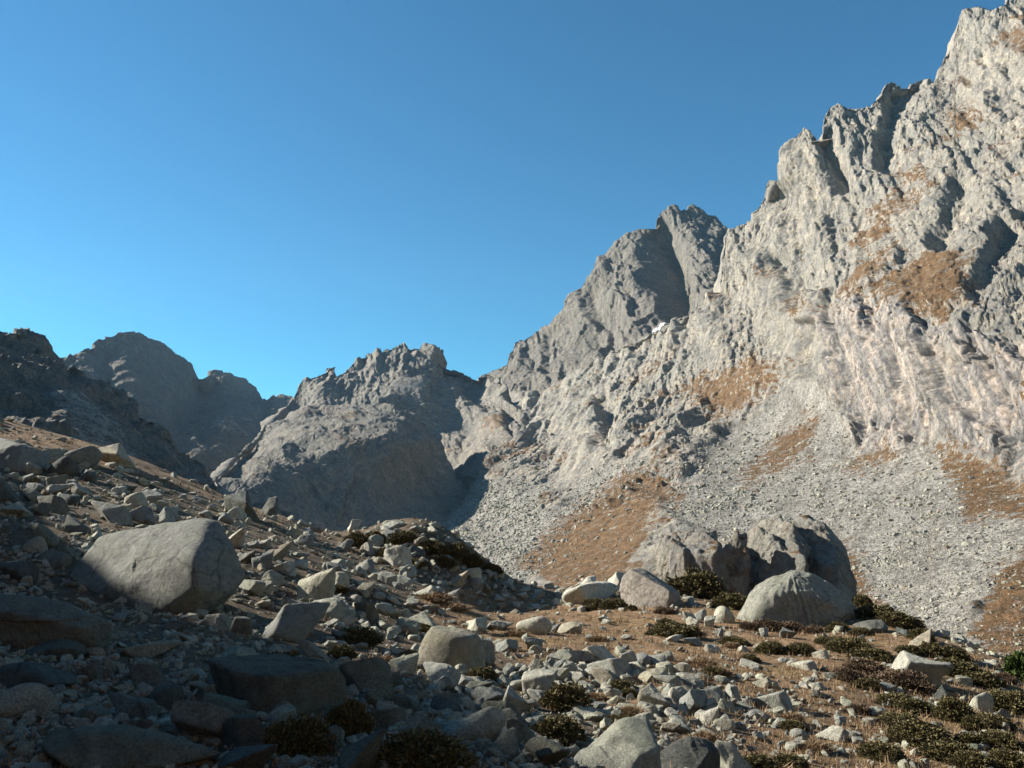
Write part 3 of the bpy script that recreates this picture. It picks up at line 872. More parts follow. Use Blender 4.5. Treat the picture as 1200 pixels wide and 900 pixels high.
def rock_mesh(name, sub, seed, stretch=(1, 1, 1), p=16, planes=13, rough=1.0, hull=None, flat_shade=False):
    g = np.random.default_rng(seed)
    dirs, F = ICO[sub]
    if hull is None:
        # three joint directions as in split granite, set askew, and random breaks across them
        B = np.linalg.qr(g.normal(size=(3, 3)))[0] * 0.75 + np.eye(3) * 0.6 + g.normal(size=(3, 3)) * 0.12
        N = np.concatenate([B, -B + g.normal(size=(3, 3)) * 0.2, g.normal(size=(planes, 3)), [[0, 0, -1]]])
        N /= np.linalg.norm(N, axis=1, keepdims=True)
        d = np.concatenate([g.uniform(0.5, 0.95, 6), g.uniform(0.6, 1.0, planes), [0.7]])
        c = np.zeros(3)
    else:
        bm = bmesh.new()
        for q in hull:
            bm.verts.new(q)
        bmesh.ops.convex_hull(bm, input=bm.verts)
        bm.normal_update()
        c = np.mean(hull, axis=0)
        N = np.array([f.normal[:] for f in bm.faces]); d = np.array([f.normal.dot(f.verts[0].co) for f in bm.faces]) - N @ c
        bm.free()
    V = dirs * solid(dirs, N, d, p)[:, None]
    if hull is None:
        V = V * np.array(stretch)
    size = np.ptp(V, axis=0).max()
    Q = V / size + seed * 3.17
    n = V / np.linalg.norm(V, axis=1, keepdims=True)
    a = rough * size
    k = 0.020 * fbm(Q, 3.0, 3, seed + 1)
    if sub >= 3:
        f1, e1, v1 = facets(Q, 3.2, seed + 2, 1.6)
        k = k + 0.020 * (v1 + 0.4) + 0.008 * fbm(Q, 11.0, 4, seed + 3, gain=0.6)
        if sub >= 5:
            f2, e2, v2 = facets(Q * np.array([1, 1, 1.6]), 9.0, seed + 4, 1.7)
            k = k + 0.006 * v2 + 0.0035 * f2 * sstep(0, 0.2, e2) + 0.003 * fbm(Q, 40.0, 3, seed + 5, gain=0.65)
    V = V + n * (a * np.clip(k, -0.022, 1))[:, None] + c
    return V, F


def unit(V):
    lo, hi = V.min(0), V.max(0)
    return (V - (lo + hi) / 2) / (hi - lo)


def rock_mat(name, L=1.0, warm=(1, 1, 1), lichen=0.6):
    t = NT(name)
    p = t.pos()
    po = t.pos()
    oi = t.n('ShaderNodeObjectInfo').outputs['Random']
    rv = t.attr('rnd')
    a = t.noise(p, 1.6, 7, 0.65, 0.4)
    b = t.noise(p, 8.0, 8, 0.72)
    c = t.noise(p, 60.0, 4, 0.7)
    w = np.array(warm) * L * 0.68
    C = lambda r, g_, b_: tuple(float(v) for v in np.array([r, g_, b_]) * w)
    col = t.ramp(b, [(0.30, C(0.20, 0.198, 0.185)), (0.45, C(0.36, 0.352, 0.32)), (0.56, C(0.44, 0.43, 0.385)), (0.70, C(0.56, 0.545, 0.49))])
    col = t.mix(t.math('MULTIPLY', t.ramp(a, [(0.46, 0.0), (0.62, 1.0)]), lichen), col, C(0.42, 0.43, 0.33))
    col = t.mix(t.math('MULTIPLY', t.ramp(t.noise(p, 3.6, 6, 0.7), [(0.57, 0.0), (0.68, 1.0)]), 0.6), col, C(0.22, 0.215, 0.19))
    col = t.mix(1.0, col, t.ramp(c, [(0.32, 0.62), (0.5, 1.0), (0.68, 1.28)]), 'MULTIPLY')
    wv = t.n('ShaderNodeMix', data_type='VECTOR')
    nv_ = t.n('ShaderNodeTexNoise'); t.l(p, nv_.inputs['Vector']); nv_.inputs['Scale'].default_value = 2.5; nv_.inputs['Detail'].default_value = 5
    wv.inputs[0].default_value = 0.22
    t.l(p, wv.inputs[4]); t.l(nv_.outputs['Color'], wv.inputs[5])
    ck = t.voro(wv.outputs[1], 1.15, 'DISTANCE_TO_EDGE')
    crack = t.math('MULTIPLY', t.ramp(ck, [(0.0, 1.0), (0.022, 0.0)]), t.ramp(t.noise(p, 0.9, 3), [(0.45, 0.0), (0.6, 0.8)]))
    col = t.mix(crack, col, C(0.10, 0.10, 0.09))
    tint = t.ramp(t.math('FRACT', t.math('ADD', oi, rv)), [(0.0, (0.58, 0.61, 0.62)), (0.3, (0.88, 0.88, 0.84)), (0.6, (1.12, 1.08, 1.0)), (0.8, (1.0, 1.02, 0.90)), (1.0, (0.86, 0.74, 0.62))])
    col = t.mix(1.0, col, tint, 'MULTIPLY')
    nb = t.bump(t.noise(p, 5.0, 10, 0.75, 0.4), 0.16, 1.0)
    nb = t.bump(c, 0.016, 0.9, nb)
    return t.done(col, nb)


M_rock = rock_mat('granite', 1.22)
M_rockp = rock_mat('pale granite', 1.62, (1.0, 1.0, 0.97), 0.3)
M_rock_shade = rock_mat('shade-darkened granite', 0.66, (0.97, 1.0, 1.0), 0.7)  # same granite with foreground shade put into its colour

# kinds of loose boulder, each a few shapes
KINDS = {'block': dict(stretch=(1, 0.85, 0.85), p=24, planes=9), 'flat': dict(stretch=(1.15, 0.9, 0.45), p=22, planes=8),
         'wedge': dict(stretch=(1.1, 0.8, 0.8), p=30, planes=5), 'round': dict(stretch=(1, 0.9, 0.75), p=10, planes=22)}
BASE = {}
for ki, (k, kw) in enumerate(KINDS.items()):
    for j in range(7):
        V, F = rock_mesh('boulder', 5 if j < 4 else 4, 100 + 17 * ki + j, **kw)
        if k == 'wedge':                                  # a peak towards one side
            u = unit(V)
            s = (-1 if j % 2 else 1)
            V = V * np.array([1, 1, 1]); V[:, 2] *= 1 - 0.55 * np.clip(0.5 + s * (u[:, 0] - 0.1), 0, 1) * (u[:, 2] > -0.3)
        V = unit(V)
        BASE[k, j] = mesh_from('boulder', V, F, {'rnd': np.full(len(V), 0.13 * j)})
        BASE[k, j].materials.append(M_rock)
ROCK_M = {'g': M_rock, 'p': M_rockp, 'd': M_rock_shade}

# ------------------------------------------------------------------ the boulders one can pick out, from the left edge round to the right
# (centre px, base py, width px, height px, kind, tone, words)
LAND = {}
ROCKS = []


def R(x, y, w, h, kind='block', tone='g', words=None, land=None, turn=None):
    ROCKS.append((x, y, w, h, kind, tone, words, turn))
    if land:
        LAND[land] = (x, y - h / 2)


R(365, 707, 50, 41, 'wedge', 'p', 'pale tent-shaped boulder with one bright face standing in the rubble', 'the pale tent-shaped boulder')
R(380, 724, 50, 22, 'flat', 'g', 'low grey slab lying in front of the pale tent-shaped boulder', 'the low grey slab')
R(338, 752, 74, 42, 'wedge', 'g', 'peaked grey boulder half lit at the edge of the big shadow', 'the peaked half-lit boulder')
R(528, 788, 74, 50, 'round', 'g', 'large speckled grey boulder at the edge of the shadow, dark shrub at its foot', 'the large speckled boulder')
R(560, 782, 42, 34, 'block', 'g', 'shaded slab leaning on the large speckled boulder')
R(633, 818, 44, 30, 'wedge', 'p', 'bright white wedge boulder beside the dark green shrub', 'the bright white wedge boulder')
R(631, 826, 26, 14, 'flat', 'p', 'small cream stone under the bright white wedge boulder')
R(720, 908, 122, 54, 'block', 'g', 'broad shaded block with a flat lit top edge at the bottom of the view', 'the broad bottom block')
R(865, 912, 58, 36, 'block', 'p', 'pale block with a small heap of stones on its top', 'the cairn-topped block', 0.0)
R(693, 706, 72, 24, 'flat', 'p', 'long pale slab tilted towards the turf beside the pink boulder', 'the long tilted slab')
R(686, 693, 30, 18, 'block', 'p', 'white block behind the long pale tilted slab')
R(722, 690, 26, 20, 'wedge', 'p', 'small pale pointed rock wedged left of the pink boulder')
R(1080, 766, 36, 24, 'block', 'p', 'square white block on the shrubby right slope', 'the square white block')
R(1079, 802, 54, 36, 'wedge', 'p', 'large pale wedge sloping down to the right among heather', 'the pale wedge among heather', 0.1)
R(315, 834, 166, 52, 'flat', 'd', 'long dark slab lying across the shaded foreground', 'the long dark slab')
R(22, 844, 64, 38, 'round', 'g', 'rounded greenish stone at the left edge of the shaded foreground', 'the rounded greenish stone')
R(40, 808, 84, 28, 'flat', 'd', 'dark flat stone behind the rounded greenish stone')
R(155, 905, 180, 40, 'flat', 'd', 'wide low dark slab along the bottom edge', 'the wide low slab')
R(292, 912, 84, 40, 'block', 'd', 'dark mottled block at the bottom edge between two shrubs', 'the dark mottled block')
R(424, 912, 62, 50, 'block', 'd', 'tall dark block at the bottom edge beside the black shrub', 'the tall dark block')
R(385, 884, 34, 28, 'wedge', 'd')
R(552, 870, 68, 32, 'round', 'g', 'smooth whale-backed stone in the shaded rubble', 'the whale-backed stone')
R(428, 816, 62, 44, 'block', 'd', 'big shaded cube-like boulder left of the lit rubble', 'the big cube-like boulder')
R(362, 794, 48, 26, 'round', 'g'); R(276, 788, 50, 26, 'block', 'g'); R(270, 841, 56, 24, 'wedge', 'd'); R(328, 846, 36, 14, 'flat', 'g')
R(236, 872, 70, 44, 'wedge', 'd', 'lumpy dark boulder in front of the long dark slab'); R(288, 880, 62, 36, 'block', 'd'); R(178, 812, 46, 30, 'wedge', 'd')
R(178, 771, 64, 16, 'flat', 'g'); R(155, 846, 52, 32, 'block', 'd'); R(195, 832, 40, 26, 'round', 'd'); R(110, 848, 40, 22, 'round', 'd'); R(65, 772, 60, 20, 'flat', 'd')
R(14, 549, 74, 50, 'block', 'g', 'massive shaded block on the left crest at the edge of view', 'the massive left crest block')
R(8, 588, 44, 36, 'block', 'd', 'dark squared boulder under the massive crest block')
R(68, 546, 28, 23, 'wedge', 'g'); R(96, 544, 38, 25, 'round', 'g', 'stone with a white lit cap near the left crest', 'the white-capped crest stone')
R(138, 546, 42, 30, 'wedge', 'p', 'boulder with one brilliant white face on the left crest', 'the brilliant white-faced boulder')
R(131, 612, 44, 31, 'block', 'g', 'grey boulder with a bright flat top above the big half-lit boulder', 'the bright-topped grey boulder')
R(159, 594, 24, 18, 'round', 'p'); R(165, 613, 28, 21, 'block', 'g'); R(194, 613, 28, 20, 'wedge', 'p'); R(32, 642, 46, 30, 'wedge', 'd', 'tilted grey slab in the shade near the left edge', 'the tilted grey slab')
R(88, 625, 36, 20, 'block', 'd'); R(60, 600, 40, 22, 'block', 'd'); R(90, 580, 30, 16, 'flat', 'g'); R(62, 664, 34, 20, 'round', 'd'); R(85, 655, 30, 18, 'block', 'd'); R(20, 680, 40, 22, 'flat', 'd')
R(286, 607, 44, 35, 'wedge', 'd', 'dark triangular rock standing on the crest above the big boulder', 'the dark triangular rock')
R(312, 603, 30, 20, 'block', 'd'); R(334, 603, 30, 21, 'round', 'd'); R(276, 608, 24, 14, 'round', 'p'); R(262, 612, 18, 12, 'block', 'p')
R(277, 643, 28, 28, 'block', 'p', 'pale upright rock just behind the shoulder of the big boulder'); R(326, 657, 34, 22, 'block', 'g'); R(304, 667, 28, 22, 'wedge', 'g'); R(290, 662, 24, 20, 'block', 'd')
R(296, 697, 36, 18, 'wedge', 'g'); R(318, 690, 24, 22, 'block', 'g'); R(332, 672, 26, 14, 'flat', 'p'); R(345, 630, 14, 16, 'wedge', 'p'); R(372, 624, 16, 14, 'block', 'p'); R(414, 622, 16, 14, 'wedge', 'p'); R(357, 640, 20, 14, 'round', 'g')
R(460, 620, 26, 10, 'flat', 'p'); R(440, 640, 18, 14, 'round', 'g'); R(400, 646, 22, 16, 'block', 'd'); R(466, 664, 32, 26, 'block', 'p', 'pale rock on the flank of the dark knoll', 'the pale rock on the knoll'); R(489, 652, 20, 12, 'round', 'd'); R(428, 672, 22, 16, 'block', 'g'); R(478, 676, 24, 14, 'block', 'g')
R(500, 701, 30, 14, 'wedge', 'p', 'white boulder on the turf at the foot of the knoll', 'the white boulder below the knoll'); R(536, 690, 34, 19, 'block', 'p'); R(556, 678, 18, 13, 'round', 'p'); R(559, 690, 18, 14, 'round', 'p'); R(530, 704, 14, 14, 'wedge', 'g'); R(585, 676, 12, 9, 'round', 'p')
R(455, 722, 34, 16, 'block', 'g'); R(428, 727, 30, 24, 'block', 'd'); R(408, 724, 24, 18, 'block', 'g'); R(500, 739, 36, 20, 'wedge', 'p', 'white peaked stone above the large speckled boulder'); R(477, 742, 30, 16, 'flat', 'g'); R(556, 741, 26, 17, 'wedge', 'p'); R(585, 738, 28, 10, 'flat', 'g')
R(627, 743, 38, 20, 'round', 'p', 'rounded pale boulder alone in the middle of the brown turf', 'the lone boulder on the turf'); R(650, 742, 14, 12, 'block', 'g'); R(591, 764, 28, 15, 'wedge', 'p'); R(624, 761, 24, 13, 'wedge', 'g'); R(643, 738, 14, 10, 'flat', 'g'); R(667, 742, 28, 12, 'flat', 'p')
R(472, 789, 32, 22, 'wedge', 'p', 'bright angular stone left of the large speckled boulder'); R(512, 804, 46, 22, 'flat', 'p', 'white slab just inside the light below the large speckled boulder'); R(575, 828, 40, 20, 'flat', 'p'); R(602, 840, 26, 34, 'wedge', 'p', 'thin upright white rock on the line of the shadow', 'the thin upright rock')
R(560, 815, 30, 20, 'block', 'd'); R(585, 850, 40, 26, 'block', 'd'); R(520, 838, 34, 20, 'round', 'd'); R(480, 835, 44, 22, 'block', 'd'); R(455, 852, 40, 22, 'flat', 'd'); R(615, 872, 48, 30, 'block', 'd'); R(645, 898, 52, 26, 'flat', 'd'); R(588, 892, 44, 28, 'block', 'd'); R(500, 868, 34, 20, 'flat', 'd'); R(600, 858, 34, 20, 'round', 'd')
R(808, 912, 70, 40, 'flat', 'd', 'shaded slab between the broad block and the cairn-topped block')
R(706, 777, 40, 18, 'wedge', 'p'); R(713, 795, 50, 22, 'flat', 'p', 'largest white slab of the stone run', 'the largest white slab'); R(722, 808, 52, 22, 'block', 'p', 'broad cream block in the heart of the stone run'); R(680, 776, 28, 17, 'wedge', 'g'); R(662, 776, 22, 14, 'round', 'g'); R(655, 800, 28, 17, 'flat', 'g'); R(668, 792, 22, 16, 'wedge', 'p')
R(768, 832, 36, 28, 'wedge', 'p', 'pale peaked boulder at the lower end of the stone run', 'the peaked run boulder'); R(795, 826, 24, 20, 'round', 'p'); R(748, 792, 28, 16, 'block', 'p'); R(765, 800, 30, 14, 'flat', 'p'); R(785, 806, 30, 18, 'block', 'g'); R(752, 778, 20, 12, 'round', 'p'); R(735, 780, 24, 18, 'wedge', 'p'); R(770, 780, 20, 10, 'flat', 'p'); R(800, 790, 20, 14, 'block', 'p')
R(720, 818, 22, 10, 'flat', 'p'); R(702, 818, 8, 10, 'wedge', 'p'); R(684, 842, 30, 14, 'flat', 'p'); R(708, 857, 14, 16, 'wedge', 'p'); R(728, 858, 18, 14, 'wedge', 'p'); R(705, 842, 20, 10, 'round', 'p'); R(650, 800, 14, 10, 'round', 'p'); R(755, 858, 26, 14, 'flat', 'p'); R(785, 858, 22, 10, 'flat', 'p')
R(809, 836, 34, 26, 'wedge', 'p', 'bright triangular boulder in the rubble right of the stone run', 'the bright triangular boulder'); R(857, 823, 20, 19, 'block', 'p', 'upright cream block above the cairn-topped block'); R(831, 850, 22, 20, 'wedge', 'p'); R(849, 856, 22, 12, 'round', 'p'); R(838, 822, 24, 14, 'flat', 'g'); R(818, 806, 14, 8, 'round', 'p'); R(874, 828, 12, 9, 'round', 'p')
R(905, 832, 42, 18, 'flat', 'p', 'low cracked pale rock on the turf above the cairn-topped block', 'the low cracked pale rock'); R(913, 842, 14, 12, 'wedge', 'p'); R(893, 845, 18, 9, 'round', 'g'); R(937, 866, 20, 11, 'round', 'p', 'small round pale stone on bare turf'); R(942, 878, 12, 9, 'round', 'p'); R(978, 869, 30, 14, 'wedge', 'p', 'split pale stone on the lower turf near the dark shrubs', 'the split pale stone'); R(915, 874, 9, 5, 'flat', 'p'); R(985, 850, 16, 9, 'wedge', 'p'); R(940, 896, 18, 10, 'flat', 'p')
R(895, 806, 20, 10, 'wedge', 'g'); R(910, 808, 10, 9, 'wedge', 'p'); R(962, 772, 18, 10, 'flat', 'p'); R(942, 785, 26, 9, 'flat', 'p', 'flat pale slab sunk in the turf below the dome', 'the sunken slab below the dome'); R(880, 783, 22, 9, 'flat', 'p'); R(920, 777, 12, 7, 'flat', 'p'); R(890, 763, 14, 8, 'round', 'g'); R(948, 800, 14, 6, 'flat', 'g'); R(975, 795, 22, 7, 'flat', 'g'); R(1005, 778, 16, 8, 'flat', 'p')
R(849, 730, 22, 20, 'round', 'p', 'round pale boulder left of the ribbed dome', 'the round boulder by the dome'); R(823, 727, 16, 13, 'round', 'p'); R(812, 735, 14, 12, 'block', 'p'); R(832, 735, 14, 13, 'wedge', 'p'); R(806, 728, 14, 12, 'wedge', 'p'); R(811, 757, 24, 12, 'block', 'p'); R(845, 746, 10, 11, 'block', 'p'); R(855, 748, 9, 9, 'wedge', 'g'); R(835, 765, 16, 9, 'round', 'p'); R(790, 752, 22, 7, 'flat', 'p')
R(895, 746, 14, 10, 'wedge', 'g'); R(923, 748, 18, 12, 'wedge', 'g'); R(1009, 757, 12, 14, 'block', 'p'); R(1014, 764, 14, 6, 'flat', 'p'); R(1020, 741, 34, 12, 'flat', 'd', 'flat bluish slab in the shade right of the dome'); R(1105, 790, 24, 14, 'round', 'g'); R(1140, 793, 18, 9, 'flat', 'd')
R(1152, 834, 30, 21, 'round', 'p', 'rounded pale boulder in the dark shrubs of the right slope', 'the boulder in dark shrubs'); R(1174, 820, 21, 13, 'flat', 'p'); R(1174, 847, 21, 16, 'block', 'g'); R(1179, 858, 9, 12, 'round', 'p'); R(1176, 868, 11, 12, 'wedge', 'p'); R(1130, 823, 8, 8, 'round', 'p'); R(1104, 822, 22, 18, 'wedge', 'd'); R(1091, 830, 16, 8, 'flat', 'g'); R(1107, 836, 11, 8, 'wedge', 'p'); R(1027, 838, 19, 9, 'flat', 'p'); R(1041, 820, 13, 9, 'round', 'p'); R(1040, 811, 18, 10, 'flat', 'g')
R(1060, 902, 13, 12, 'block', 'p'); R(1097, 853, 12, 7, 'round', 'p'); R(1083, 856, 14, 5, 'flat', 'p'); R(1005, 872, 14, 8, 'flat', 'g'); R(1072, 886, 10, 8, 'round', 'p'); R(1130, 864, 12, 6, 'flat', 'p'); R(1045, 787, 8, 7, 'round', 'p'); R(1135, 882, 20, 7, 'flat', 'd'); R(1185, 892, 26, 9, 'flat', 'g')
LAND['the big half-lit boulder'] = (178, 665); LAND['the pink-faced boulder'] = (762, 692); LAND['the ribbed pale dome'] = (935, 702); LAND['the long flat-faced block'] = (60, 735)

# more of the countable stones, thrown where the photograph is stony
rs = np.random.default_rng(21)
ZONES = [([(300, 640), (480, 690), (520, 740), (480, 780), (400, 730), (330, 710)], 52, (13, 26), 'pg'), ([(0, 560), (110, 560), (260, 620), (140, 640), (0, 680)], 34, (16, 34), 'dg'),
         ([(0, 780), (420, 780), (620, 860), (560, 900), (0, 900)], 16, (26, 50), 'd'), ([(150, 735), (330, 700), (520, 800), (560, 850), (440, 860), (300, 770)], 26, (18, 40), 'dg'),
         ([(560, 745), (680, 770), (840, 800), (850, 850), (760, 850), (640, 800)], 46, (9, 20), 'p'), ([(600, 675), (690, 690), (690, 712), (580, 716)], 22, (8, 16), 'p'), ([(400, 615), (530, 640), (560, 668), (440, 680)], 20, (9, 18), 'gp'),
         ([(860, 750), (1150, 800), (1180, 880), (900, 880)], 16, (7, 13), 'gp')]
for poly, n, (s0, s1), tones in ZONES:
    q = np.array(poly, float)
    k = 0
    n = round(n * 0.40)
    while k < n:
        x, y = rs.uniform(q[:, 0].min(), q[:, 0].max()), rs.uniform(q[:, 1].min(), q[:, 1].max())
        if sdf_poly(np.array(x), np.array(y), q) < 0:
            continue
        if any(abs(x - r[0]) < (r[2]) * 0.42 and -r[3] * 0.9 < y - r[1] < 4 for r in ROCKS) or (60 < x < 290 and 600 < y < 735) or (720 < x < 805 and 662 < y < 720):
            continue
        w = s0 + (s1 - s0) * rs.random() ** 1.8
        R(x, y, w, w * rs.uniform(0.5, 0.85), rs.choice(['block', 'flat', 'wedge', 'round', 'wedge']), tones[rs.integers(len(tones))])
        k += 1

HP, ok = hit([r[0] for r in ROCKS], [r[1] for r in ROCKS], 2.5, 70)
TONE = {'p': 'pale', 'g': 'grey', 'd': 'shaded grey'}
SHAPE = {'block': 'blocky', 'flat': 'flat', 'wedge': 'pointed', 'round': 'rounded'}
ORD = ['nearest', 'second', 'third', 'fourth', 'fifth', 'sixth', 'seventh', 'eighth', 'ninth', 'tenth', 'eleventh', 'twelfth', 'thirteenth', 'fourteenth', 'fifteenth', 'sixteenth']


def place_words(items):
    """items: (index, x, y). Relation of each to its nearest landmark, counted outwards: {index: (ordinal, relation, landmark)}."""
    by = {}
    for i, x, y in items:
        lm, (lx, ly) = min(LAND.items(), key=lambda kv: math.hypot(x - kv[1][0], (y - kv[1][1]) * 1.6))
        dx, dy = x - lx, y - ly
        if abs(dx) > 2.2 * abs(dy):
            rel = 'right of' if dx > 0 else 'left of'
        elif abs(dy) > 1.6 * abs(dx):
            rel = 'in front of' if dy > 0 else 'behind'
        else:
            rel = ('in front and right of' if dx > 0 else 'in front and left of') if dy > 0 else ('behind and right of' if dx > 0 else 'behind and left of')
        by.setdefault((rel, lm), []).append((math.hypot(dx, dy * 1.6), i))
    out = {}
    for (rel, lm), v in by.items():
        for k, (_, i) in enumerate(sorted(v)):
            out[i] = (ORD[min(k, len(ORD) - 1)], rel, lm)
    return out


pw = place_words([(i, r[0], r[1]) for i, r in enumerate(ROCKS) if not r[6]])
n_boulder = 0
for i, (x, y, w, h, kind, tone, words, turn) in enumerate(ROCKS):
    if not ok[i]:
        continue
    P = HP[i]
    u = P[1] / FPX
    W, Hh = w * u, h * u
    dep = W * rs.uniform(0.65, 0.95)
    o = bpy.data.objects.new('boulder', BASE[kind, int(rs.integers(4 if w > 24 else 7))])
    scene.collection.objects.link(o)
    o.material_slots[0].link = 'OBJECT'
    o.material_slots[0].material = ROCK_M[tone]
    o.scale = (W * 1.08, dep * 1.08, Hh * 1.35)
    o.location = (P[0] + P[0] / P[1] * dep * 0.4, P[1] + dep * 0.4, P[2] + Hh * 0.25)
    tl = 0.16 if kind in ('flat', 'wedge') or words else 0.32
    ry, rx = rs.uniform(-tl, tl), rs.uniform(-tl, tl)
    rz = rs.choice([0, math.pi]) + rs.uniform(-0.6, 0.6) if turn is None else turn
    o.rotation_euler = (rx, ry, rz)
    if words:
        o['label'] = words
    else:
        k, rel, lm = pw[i]
        o['label'] = f"{TONE[tone]} {SHAPE[kind]} stone, {k} one {rel} {lm}"
    o['category'] = 'boulder'
    o['group'] = 'loose boulders on the near slope'
    n_boulder += 1


# ------------------------------------------------------------------ boulders with a shape of their own
def hero(name, label, cat, x, y, pts, mat, seed, depth, p=30, rough=1.0, sub=6, D=None, extra=None):
    """pts: outline points (px, py) with a depth fraction 0 (front) .. 1 (back); distance from the contact point (x, y)."""
    if D is None:
        P, _ = hit([x], [y])
        D = P[0][1]
    dm = depth * D / FPX
    q = np.array([at(a, b, D + c * dm) for a, b, c in pts])
    V, F = rock_mesh(name, sub, seed, p=p, rough=rough, hull=q)
    if extra is not None:
        V = extra(V)
    c = np.array([V[:, 0].mean(), V[:, 1].mean(), V[:, 2].min()])
    o = link(name, mesh_from(name, V - c, F, {'rnd': np.full(len(V), 0.4)}), mat, label=label, category=cat)
    o.location = c
    return o


hero('boulder', 'biggest boulder, wedge-shaped, its upper right sunlit and its lower left in shade', 'boulder', 175, 716,
     [(66, 690, .8), (62, 706, .8), (100, 655, .85), (112, 628, .95), (240, 606, .6), (262, 612, .6), (284, 648, .45), (291, 672, .45), (280, 690, .3), (232, 722, .15), (130, 728, .35), (90, 720, .6),
      (228, 652, 0.05), (120, 690, .42), (235, 690, .0), (170, 726, .15), (150, 620, 1.1), (240, 616, 1), (270, 700, .9), (110, 720, .95), (205, 742, .5)], M_rock, 901, 150, p=34, rough=1.0)
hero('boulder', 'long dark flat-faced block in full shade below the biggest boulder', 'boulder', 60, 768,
     [(-70, 690, .6), (0, 694, .3), (48, 698, .4), (98, 714, .35), (131, 727, .4), (133, 742, .4), (114, 768, .25), (40, 790, .1), (-70, 790, .1), (-70, 710, 0.1), (10, 716, .05), (95, 735, .05), (-60, 690, 1), (48, 700, 1), (125, 730, 1), (120, 780, 1)], M_rock_shade, 902, 110)
hero('boulder', 'pink-faced angular boulder with a pale peak and a squared dark right end', 'boulder', 762, 713,
     [(725, 694, .9), (729, 674, .9), (738, 666, .8), (748, 671, .7), (757, 684, .55), (785, 690, .3), (797, 695, .45), (801, 713, .4), (780, 718, .0), (742, 716, .35), (728, 704, .7), (786, 693, .05), (752, 664, 1.3), (795, 692, 1.2), (800, 722, 1.2), (732, 716, 1.3)],
     rock_mat('pinkish granite', 1.3, (1.10, 0.97, 0.90), 0.15), 903, 60, p=60)


def ribs(V):
    """Water-worn grooves running down the flanks."""
    c = V.mean(0); size = np.ptp(V[:, 0])
    d = (V - c) / size
    az = np.arctan2(d[:, 1] / 0.8, d[:, 0] + 0.10 * d[:, 2])
    side = sstep(0.36, 0.10, d[:, 2])
    g_ = vnoise(az * 7.0 + 2.0 * d[:, 2] + 9, d[:, 2] * 2.0, az * 0, 31)
    g2 = vnoise(az * 19.0 + 3.0 * d[:, 2], d[:, 2] * 4.0, az * 0 + 5, 32)
    rad = np.stack([np.cos(az), np.sin(az), az * 0 + 0.1], -1)
    return V + rad * (size * side * (0.030 * (np.abs(g_) - 0.3) + 0.014 * (np.abs(g2) - 0.3)))[:, None]


hero('rock_dome', 'broad pale dome of smooth rock with grooved flanks at the edge of the terrace', 'rock', 935, 737,
     [(858, 732, .4), (864, 713, .4), (882, 689, .4), (899, 676, .45), (920, 667, .5), (950, 668, .5), (972, 676, .5), (992, 691, .5), (1012, 714, .5), (1015, 734, .5), (935, 745, .0), (885, 738, .05), (991, 740, .08),
      (901, 697, .1), (952, 694, .1), (983, 711, .1), (876, 719, .12), (929, 678, .25), (873, 713, 1), (935, 670, .8), (997, 711, 1), (1012, 735, 1), (862, 735, 1)],
     rock_mat('lichen granite', 1.25, (1.0, 1.0, 0.95), 0.45), 911, 110, p=20, rough=1.5, extra=ribs)


